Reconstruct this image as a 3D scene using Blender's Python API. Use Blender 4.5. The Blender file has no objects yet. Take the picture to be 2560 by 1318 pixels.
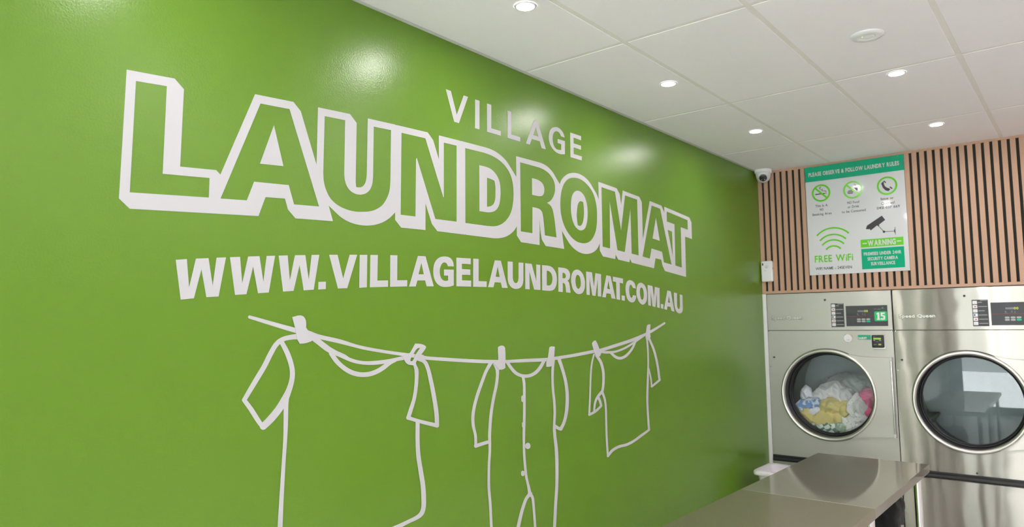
import bpy, bmesh, math, random
from mathutils import Vector, Matrix, noise
random.seed(7)
SC = bpy.context.scene
COL = SC.collection
pi = math.pi

# ------------------------------------------------------------------ camera, sky, exposure
cam_data = bpy.data.cameras.new('camera')
cam = bpy.data.objects.new('camera', cam_data)
COL.objects.link(cam)
cam_data.sensor_width = 36.0
cam_data.lens = 36.0 * 1769.08 / 2560.0
cam_data.clip_start = 0.05
cam_data.dof.use_dof = True
cam_data.dof.focus_distance = 2.9
cam_data.dof.aperture_fstop = 3.4
cam.matrix_world = Matrix(((0.7735276, 0.06309419, 0.63061412, 2.161),
                           (0.63364177, -0.05756415, -0.771482, 0.0),
                           (-0.01237526, 0.99634607, -0.08450657, 1.735),
                           (0, 0, 0, 1)))
SC.camera = cam

world = bpy.data.worlds.new('world')
SC.world = world
world.use_nodes = True
bg = world.node_tree.nodes['Background']
bg.inputs['Color'].default_value = (0.93, 0.97, 1.0, 1)
bg.inputs['Strength'].default_value = 12.0
LAMP_STRENGTH = 780.0
sun_data = bpy.data.lights.new('sun', 'SUN')
sun_data.energy = 165.0
sun_data.angle = math.radians(0.6)
sun_data.color = (0.93, 0.98, 1.04)
sun = bpy.data.objects.new('sun', sun_data)
COL.objects.link(sun)
sun.location = (2, 12, 14)
sun.rotation_euler = Vector((0.15, -0.60, -0.79)).to_track_quat('-Z', 'Y').to_euler()
SC.view_settings.view_transform = 'Standard'
SC.view_settings.look = 'None'
SC.view_settings.gamma = 1.0
SC.view_settings.use_curve_mapping = False
SC.view_settings.exposure = -0.95
SC.cycles.max_bounces = 10
SC.cycles.diffuse_bounces = 6
SC.cycles.transparent_max_bounces = 12
SC.cycles.sample_clamp_indirect = 40.0
SC.cycles.caustics_reflective = False

# ------------------------------------------------------------------ materials
def lin(r, g, b):
    f = lambda c: (c / 255.0) / 12.92 if c <= 10 else ((c / 255.0 + 0.055) / 1.055) ** 2.4
    return (f(r), f(g), f(b), 1)

def mat(name, rgb, rough=0.5, metal=0.0, ior=1.45, noise_amt=0.0, noise_scale=8.0, bump=0.0, bump_scale=50.0, stretch=None, aniso=0.0, emit=0.0, sheen=0.0):
    m = bpy.data.materials.new(name)
    m.use_nodes = True
    nt = m.node_tree
    b = nt.nodes['Principled BSDF']
    c = rgb if len(rgb) == 4 else (*rgb, 1)
    b.inputs['Base Color'].default_value = c
    b.inputs['Roughness'].default_value = rough
    b.inputs['Metallic'].default_value = metal
    b.inputs['IOR'].default_value = ior
    if sheen: b.inputs['Sheen Weight'].default_value = sheen
    tc = nt.nodes.new('ShaderNodeTexCoord')
    src = tc.outputs['Object']
    if stretch:
        mp = nt.nodes.new('ShaderNodeMapping')
        mp.inputs['Scale'].default_value = stretch
        nt.links.new(src, mp.inputs['Vector'])
        src = mp.outputs['Vector']
    if noise_amt:
        n = nt.nodes.new('ShaderNodeTexNoise')
        n.inputs['Scale'].default_value = noise_scale
        n.inputs['Detail'].default_value = 4
        nt.links.new(src, n.inputs['Vector'])
        mx = nt.nodes.new('ShaderNodeMix'); mx.data_type = 'RGBA'
        mx.inputs[6].default_value = tuple(v * (1 - noise_amt) for v in c[:3]) + (1,)
        mx.inputs[7].default_value = tuple(min(1, v * (1 + noise_amt)) for v in c[:3]) + (1,)
        nt.links.new(n.outputs['Fac'], mx.inputs[0])
        nt.links.new(mx.outputs[2], b.inputs['Base Color'])
    if bump:
        n2 = nt.nodes.new('ShaderNodeTexNoise')
        n2.inputs['Scale'].default_value = bump_scale
        n2.inputs['Detail'].default_value = 2
        nt.links.new(src, n2.inputs['Vector'])
        bp = nt.nodes.new('ShaderNodeBump')
        bp.inputs['Strength'].default_value = 1.0
        bp.inputs['Distance'].default_value = bump
        nt.links.new(n2.outputs['Fac'], bp.inputs['Height'])
        nt.links.new(bp.outputs['Normal'], b.inputs['Normal'])
    if aniso:
        b.inputs['Anisotropic'].default_value = aniso
        tg = nt.nodes.new('ShaderNodeTangent')
        tg.direction_type = 'UV_MAP'; tg.uv_map = 'brush'
        nt.links.new(tg.outputs['Tangent'], b.inputs['Tangent'])
    if emit:
        b.inputs['Emission Color'].default_value = c
        b.inputs['Emission Strength'].default_value = emit
    return m

def glass_mat(name, tint, gloss=0.04):
    m = bpy.data.materials.new(name); m.use_nodes = True
    nt = m.node_tree
    for n in list(nt.nodes):
        if n.type == 'BSDF_PRINCIPLED': nt.nodes.remove(n)
    out = nt.nodes['Material Output']
    tr = nt.nodes.new('ShaderNodeBsdfTransparent'); tr.inputs['Color'].default_value = (*tint, 1)
    gl = nt.nodes.new('ShaderNodeBsdfGlossy'); gl.inputs['Roughness'].default_value = 0.01
    fr = nt.nodes.new('ShaderNodeFresnel'); fr.inputs['IOR'].default_value = 1.55
    mx = nt.nodes.new('ShaderNodeMixShader')
    nt.links.new(fr.outputs['Fac'], mx.inputs['Fac'])
    nt.links.new(tr.outputs['BSDF'], mx.inputs[1]); nt.links.new(gl.outputs['BSDF'], mx.inputs[2])
    nt.links.new(mx.outputs['Shader'], out.inputs['Surface'])
    return m

M = {}
M['green_paint'] = mat('green_wall_paint', lin(95, 135, 30), 0.30, ior=1.5, noise_amt=0.03, noise_scale=1.5, bump=0.0005, bump_scale=160)
M['vinyl'] = mat('white_vinyl', lin(192, 192, 195), 0.62, ior=1.35, noise_amt=0.01)
M['ceiling'] = mat('ceiling_board', lin(245, 241, 245), 0.75, noise_amt=0.012, noise_scale=3)
M['tee'] = mat('ceiling_grid_steel', lin(232, 228, 224), 0.65, noise_amt=0.02)
M['white_wall'] = mat('white_wall_paint', lin(222, 222, 218), 0.6, noise_amt=0.02, noise_scale=2)
M['charcoal'] = mat('charcoal_paint', lin(84, 84, 86), 0.6, noise_amt=0.03, noise_scale=2)
M['funnel'] = mat('dark_glossy_funnel', lin(92, 92, 94), 0.35, 0.7, noise_amt=0.03)
M['floor'] = mat('grey_floor_tile', lin(234, 228, 229), 0.30, noise_amt=0.12, noise_scale=6)
M['pavement'] = mat('pavement', lin(214, 211, 208), 0.9, noise_amt=0.15, noise_scale=3)
M['alu'] = mat('window_frame_metal', lin(70, 72, 74), 0.4, 0.8, noise_amt=0.05)
M['wood'] = mat('oak_veneer', lin(191, 155, 131), 0.5, noise_amt=0.09, noise_scale=5, stretch=(6, 6, 0.8))
M['felt'] = mat('black_felt', lin(46, 45, 40), 0.95, noise_amt=0.2, noise_scale=80)
def brushed(name, rgb, r, an, haze, wave):
    m = mat(name, rgb, r, 1.0, noise_amt=0.015, noise_scale=5, bump=wave, bump_scale=3.0)
    nt = m.node_tree; pb = nt.nodes['Principled BSDF']
    gl = nt.nodes.new('ShaderNodeBsdfAnisotropic'); gl.inputs['Roughness'].default_value = r; gl.inputs['Anisotropy'].default_value = an
    nt.links.new(pb.inputs['Base Color'].links[0].from_socket, gl.inputs['Color'])
    nt.links.new(pb.inputs['Normal'].links[0].from_socket, gl.inputs['Normal'])
    tg = nt.nodes.new('ShaderNodeTangent'); tg.direction_type = 'UV_MAP'; tg.uv_map = 'brush'
    nt.links.new(tg.outputs['Tangent'], gl.inputs['Tangent'])
    hz = nt.nodes.new('ShaderNodeBsdfAnisotropic'); hz.inputs['Roughness'].default_value = 0.62
    nt.links.new(pb.inputs['Base Color'].links[0].from_socket, hz.inputs['Color'])
    mx = nt.nodes.new('ShaderNodeMixShader'); mx.inputs['Fac'].default_value = haze
    nt.links.new(gl.outputs['BSDF'], mx.inputs[1]); nt.links.new(hz.outputs['BSDF'], mx.inputs[2])
    nt.links.new(mx.outputs['Shader'], nt.nodes['Material Output'].inputs['Surface'])
    return m
M['steel'] = brushed('brushed_steel', lin(206, 204, 198), 0.23, -0.74, 0.7, 0.002)
M['steel_bright'] = brushed('bright_brushed_steel', lin(176, 173, 164), 0.2, -0.88, 0.22, 0.002)
def bench_mat(name, rgb, r0, r1, fac):
    m = mat(name, rgb, r0, 1.0, noise_amt=0.05, noise_scale=14, stretch=(0.3, 5, 1), bump=0.0002, bump_scale=8)
    nt = m.node_tree
    gl = nt.nodes.new('ShaderNodeBsdfGlossy'); gl.inputs['Color'].default_value = rgb; gl.inputs['Roughness'].default_value = r1
    mx = nt.nodes.new('ShaderNodeMixShader'); mx.inputs['Fac'].default_value = fac
    nt.links.new(nt.nodes['Principled BSDF'].outputs['BSDF'], mx.inputs[1]); nt.links.new(gl.outputs['BSDF'], mx.inputs[2])
    nt.links.new(mx.outputs['Shader'], nt.nodes['Material Output'].inputs['Surface'])
    return m
M['bench_steel'] = bench_mat('bench_steel', lin(184, 180, 170), 0.06, 0.5, 0.48)
M['bench_steel_worn'] = bench_mat('worn_bench_steel', lin(170, 164, 146), 0.2, 0.5, 0.5)
M['chrome'] = mat('chrome', lin(225, 225, 225), 0.12, 1.0, noise_amt=0.02)
M['rim'] = mat('polished_rim_steel', lin(218, 216, 210), 0.33, 1.0, noise_amt=0.03)
M['rubber'] = mat('black_rubber', lin(38, 40, 42), 0.45, noise_amt=0.1)
M['black_plastic'] = mat('black_plastic', lin(34, 34, 36), 0.35, noise_amt=0.06)
M['panel_dark'] = mat('control_panel_film', lin(62, 63, 66), 0.4, noise_amt=0.03)
M['drum'] = mat('drum_steel', lin(122, 130, 130), 0.45, 0.7, noise_amt=0.1, noise_scale=20)
M['glass'] = glass_mat('door_glass', (0.95, 0.98, 0.98))
M['shop_glass'] = glass_mat('shop_window_glass', (0.95, 0.97, 0.97))
M['white_plastic'] = mat('white_plastic', lin(232, 232, 234), 0.35, noise_amt=0.01)
M['tub_plastic'] = mat('tub_plastic', lin(234, 230, 236), 0.4, noise_amt=0.02)
M['bin_plastic'] = mat('bin_plastic', lin(58, 60, 66), 0.5, noise_amt=0.06)
M['bag'] = mat('bag_film', lin(18, 19, 20), 0.42, ior=1.3, noise_amt=0.1, bump=0.004, bump_scale=25)
M['sign_white'] = mat('sign_board_white', lin(214, 215, 219), 0.07, ior=1.5, noise_amt=0.005)
M['sign_green'] = mat('sign_print_green', lin(0, 168, 126), 0.12, ior=1.5, noise_amt=0.01)
M['sign_lime'] = mat('sign_print_lime', lin(104, 200, 48), 0.15, noise_amt=0.01)
M['ink'] = mat('sign_print_black', lin(58, 58, 60), 0.25, noise_amt=0.02)
M['grey_mark'] = mat('grey_print', lin(170, 172, 172), 0.5, noise_amt=0.02)
M['red'] = mat('red_print', lin(190, 60, 60), 0.5, noise_amt=0.02)
M['blue'] = mat('blue_print', lin(70, 90, 160), 0.5, noise_amt=0.02)
M['yellow'] = mat('yellow_print', lin(205, 190, 60), 0.5, noise_amt=0.02)
M['lcd'] = mat('lit_green_screen', lin(150, 205, 50), 0.3, noise_amt=0.02, emit=0.25)
M['segment'] = mat('lit_display_digits', lin(190, 195, 60), 0.3, noise_amt=0.02, emit=0.3)
M['button_green'] = mat('green_button', lin(20, 190, 140), 0.4, noise_amt=0.02)
M['number_green'] = mat('number_plate_green', lin(20, 195, 110), 0.35, noise_amt=0.01)
M['logo_silver'] = mat('badge_silver', lin(214, 218, 206), 0.35, 0.3, noise_amt=0.02)
M['lamp'] = mat('downlight_diffuser', (1.0, 0.945, 0.925), 0.4, emit=LAMP_STRENGTH, noise_amt=0.0)
M['indicator'] = mat('green_indicator', lin(200, 240, 60), 0.3, emit=3.0)
M['gasket_grey'] = mat('pearl_plastic', lin(206, 206, 206), 0.4, noise_amt=0.01)

# ------------------------------------------------------------------ object helpers
def wloc(p):
    v = Vector((0, 0, 0))
    while p is not None:
        v += p.location; p = p.parent
    return v

def tag(o, label=None, cat=None, group=None, kind=None):
    if label: o['label'] = label
    if cat: o['category'] = cat
    if group: o['group'] = group
    if kind: o['kind'] = kind
    return o

def thing(name, loc, label, cat, group=None):
    o = bpy.data.objects.new(name, None)
    o.empty_display_size = 0.1
    COL.objects.link(o); o.location = loc
    return tag(o, label, cat, group)

def obj(name, bm, m, parent=None, label=None, smooth=False, angle=None, origin=None, wn=False):
    """bm holds world coordinates; the object gets its own origin"""
    me = bpy.data.meshes.new(name)
    base = wloc(parent) if parent else Vector(origin or (0, 0, 0))
    bmesh.ops.translate(bm, verts=bm.verts, vec=-base)
    bm.normal_update()
    if smooth:
        for f in bm.faces: f.smooth = True
        lim = math.radians(angle or 40)
        for e in bm.edges:
            if len(e.link_faces) == 2 and e.calc_face_angle(0) > lim: e.smooth = False
    bm.to_mesh(me); bm.free()
    me.materials.append(M[m] if isinstance(m, str) else m)
    o = bpy.data.objects.new(name, me)
    COL.objects.link(o)
    if wn:
        md = o.modifiers.new('weighted', 'WEIGHTED_NORMAL'); md.keep_sharp = True
    if parent: o.parent = parent
    else: o.location = base
    if label: o['label'] = label
    return o

def new(): return bmesh.new()

def box(bm, a, b, bev=0.0, seg=2):
    x0, y0, z0 = a; x1, y1, z1 = b
    vs = [bm.verts.new(p) for p in ((x0, y0, z0), (x1, y0, z0), (x1, y1, z0), (x0, y1, z0), (x0, y0, z1), (x1, y0, z1), (x1, y1, z1), (x0, y1, z1))]
    fs = [bm.faces.new([vs[i] for i in q]) for q in ((0, 3, 2, 1), (4, 5, 6, 7), (0, 1, 5, 4), (1, 2, 6, 5), (2, 3, 7, 6), (3, 0, 4, 7))]
    if bev:
        es = list({e for f in fs for e in f.edges})
        bmesh.ops.bevel(bm, geom=es, offset=bev, segments=seg, profile=0.5, affect='EDGES')
    return bm

def lathe(bm, prof, mapf, n=48, closed=False):
    """prof: (r, h) list; mapf(a, r, h) -> world point"""
    rings = [[bm.verts.new(mapf(2 * pi * i / n, r, h)) for i in range(n)] if r > 1e-6 else [bm.verts.new(mapf(0, 0, h))] for r, h in prof]
    pairs = list(zip(rings, rings[1:] + ([rings[0]] if closed else [])))
    if not closed: pairs = pairs[:len(rings) - 1]
    for A, B in pairs:
        for i in range(n):
            j = (i + 1) % n
            if len(A) == 1 and len(B) == 1: continue
            if len(A) == 1: q = (A[0], B[i], B[j])
            elif len(B) == 1: q = (A[i], B[0], A[j])
            else: q = (A[i], B[i], B[j], A[j])
            try: bm.faces.new(q)
            except ValueError: pass
    bmesh.ops.recalc_face_normals(bm, faces=bm.faces)
    return bm

def axY(cx, y0, cz): return lambda a, r, h: (cx + r * math.cos(a), y0 + h, cz + r * math.sin(a))
def axZ(cx, cy, z0): return lambda a, r, h: (cx + r * math.cos(a), cy + r * math.sin(a), z0 + h)

def tube(bm, pts, r, n=12, cap=True):
    pts = [Vector(p) for p in pts]
    rings = []
    up = None
    for i, p in enumerate(pts):
        t = (pts[min(i + 1, len(pts) - 1)] - pts[max(i - 1, 0)]).normalized()
        if up is None: up = Vector((0, 0, 1)) if abs(t.z) < 0.9 else Vector((1, 0, 0))
        s = t.cross(up).normalized(); up = s.cross(t).normalized()
        rr = r[i] if isinstance(r, (list, tuple)) else r
        rings.append([bm.verts.new(p + (s * math.cos(2 * pi * k / n) + up * math.sin(2 * pi * k / n)) * rr) for k in range(n)])
    for A, B in zip(rings, rings[1:]):
        for k in range(n): bm.faces.new((A[k], A[(k + 1) % n], B[(k + 1) % n], B[k]))
    if cap:
        bm.faces.new(rings[0][::-1]); bm.faces.new(rings[-1])
    bmesh.ops.recalc_face_normals(bm, faces=bm.faces)
    return bm

def fill(contours, ext=0.0):
    """even-odd filled flat shape in (u, v), thickness 2*ext along w"""
    cu = bpy.data.curves.new('fill', 'CURVE'); cu.dimensions = '2D'; cu.fill_mode = 'BOTH'; cu.extrude = ext
    for c in contours:
        s = cu.splines.new('POLY'); s.points.add(len(c) - 1); s.use_cyclic_u = True
        for p, q in zip(s.points, c): p.co = (q[0], q[1], 0, 1)
    return curve_bm(cu)

def curve_bm(cu):
    o = bpy.data.objects.new('fill', cu); COL.objects.link(o)
    me = bpy.data.meshes.new_from_object(o.evaluated_get(bpy.context.evaluated_depsgraph_get()))
    bm = bmesh.new(); bm.from_mesh(me)
    COL.objects.unlink(o); bpy.data.objects.remove(o); bpy.data.curves.remove(cu); bpy.data.meshes.remove(me)
    return bm

def put(bm, f):
    for v in bm.verts: v.co = Vector(f(v.co.x, v.co.y, v.co.z))
    bmesh.ops.recalc_face_normals(bm, faces=bm.faces)
    return bm

def onback(y):            # flat things facing the room from the back wall: u = x, v = z
    return lambda u, v, w: (u, y - w, v)

def merge(*bms):
    out = bms[0]
    for b in bms[1:]:
        me = bpy.data.meshes.new('t'); b.to_mesh(me); b.free(); out.from_mesh(me); bpy.data.meshes.remove(me)
    return out

def rects(y, rs, t=0.0006):
    bm = new()
    for x0, z0, x1, z1 in rs: box(bm, (x0, y - t, z0), (x1, y, z1))
    return bm

def rrect(x0, z0, x1, z1, r, n=5):
    out = []
    for cx, cz, a0 in ((x1 - r, z1 - r, 0), (x0 + r, z1 - r, pi / 2), (x0 + r, z0 + r, pi), (x1 - r, z0 + r, 3 * pi / 2)):
        out += [(cx + r * math.cos(a0 + pi / 2 * k / n), cz + r * math.sin(a0 + pi / 2 * k / n)) for k in range(n + 1)]
    return out

def circ(cx, cz, r, n=40): return [(cx + r * math.cos(2 * pi * k / n), cz + r * math.sin(2 * pi * k / n)) for k in range(n)]

def plate(cs, y, t=0.001): return put(fill(cs, t / 2), onback(y - t / 2))

GLYPH = {}
def glyph(ch, off):
    """(vertices, faces, left, right) of one letter"""
    if (ch, off) not in GLYPH:
        if ch == 'M':
            H_ = glyph('H', off)[0]; lo = min(v[1] for v in H_); c = max(v[1] for v in H_) - lo
            t = 0.15 + 2.2 * off
            P = [(0, 0), (0, 1), (1.05 * t, 1), (0.46, 0.40), (0.92 - 1.05 * t, 1), (0.92, 1), (0.92, 0), (0.92 - t, 0), (0.92 - t, 0.56), (0.51, 0.02), (0.41, 0.02), (t, 0.56), (t, 0)]
            bm = fill([[(x * c, lo + z * c) for x, z in P]])
            bm.verts.index_update()
            vs = [(v.co.x, v.co.y) for v in bm.verts]
            GLYPH[(ch, off)] = (vs, [[v.index for v in f.verts] for f in bm.faces], 0.0, 0.92 * c); bm.free()
            return GLYPH[(ch, off)]
        cu = bpy.data.curves.new('t', 'FONT'); cu.body = ch; cu.size = 1.0; cu.offset = off; cu.fill_mode = 'FRONT'; cu.resolution_u = 3
        bm = curve_bm(cu); bm.verts.index_update()
        vs = [(v.co.x, v.co.y) for v in bm.verts]; fs = [[v.index for v in f.verts] for f in bm.faces]
        bm.free()
        GLYPH[(ch, off)] = (vs, fs, min(v[0] for v in vs), max(v[0] for v in vs))
    return GLYPH[(ch, off)]
def text(s, x0, x1, zb, cap, y, off=0.02, t=0.0006, gap=0.085):
    """one line of lettering, fitted between x0 and x1, baseline zb, capital height cap"""
    H_ = glyph('H', off)[0]; lo = min(v[1] for v in H_); hi = max(v[1] for v in H_)
    k = cap / (hi - lo); cur = 0.0; parts = []
    for ch in s:
        if ch == ' ': cur += 0.36; continue
        vs, fs, a, b = glyph(ch, off)
        parts.append((vs, fs, cur - a)); cur += b - a + gap
    w = cur - gap
    bm = new()
    for vs, fs, dx in parts:
        L = [bm.verts.new((x0 + (u + dx) / w * (x1 - x0), y - t, zb + (v - lo) * k)) for u, v in vs]
        for f in fs:
            try: bm.faces.new([L[q] for q in f])
            except ValueError: pass
    bmesh.ops.recalc_face_normals(bm, faces=bm.faces)
    bm.normal_update()
    if bm.faces and sum(f.normal.y * f.calc_area() for f in bm.faces) > 0: bmesh.ops.reverse_faces(bm, faces=bm.faces)
    return bm

def brush(o, ax=(2, 0)):
    """flat UVs whose U axis runs along the brushing's cross direction"""
    me = o.data
    uv = me.uv_layers.new(name='brush')
    for l in me.loops:
        c = me.vertices[l.vertex_index].co
        uv.data[l.index].uv = (c[ax[0]], c[ax[1]])
    return o

def ribbon(polylines, base=0.0):
    """strips of quads given as left/right point pairs on the green wall"""
    bm = new()
    for k, L in enumerate(polylines):
        prev = None
        off = WALL_OFF + base + 0.00006 * k
        for i in range(0, len(L) - 1, 2):
            a = bm.verts.new((off, *L[i])); b = bm.verts.new((off, *L[i + 1]))
            if prev: bm.faces.new((prev[0], prev[1], b, a))
            prev = (a, b)
    bmesh.ops.recalc_face_normals(bm, faces=bm.faces)
    return bm
WALL_OFF = 0.0008

def pts(s): return [tuple(int(c) / 10000.0 for c in t.split(',')) for t in s.split()]

# outlines on the green wall, in tenths of a millimetre: along the wall, above the floor

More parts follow.
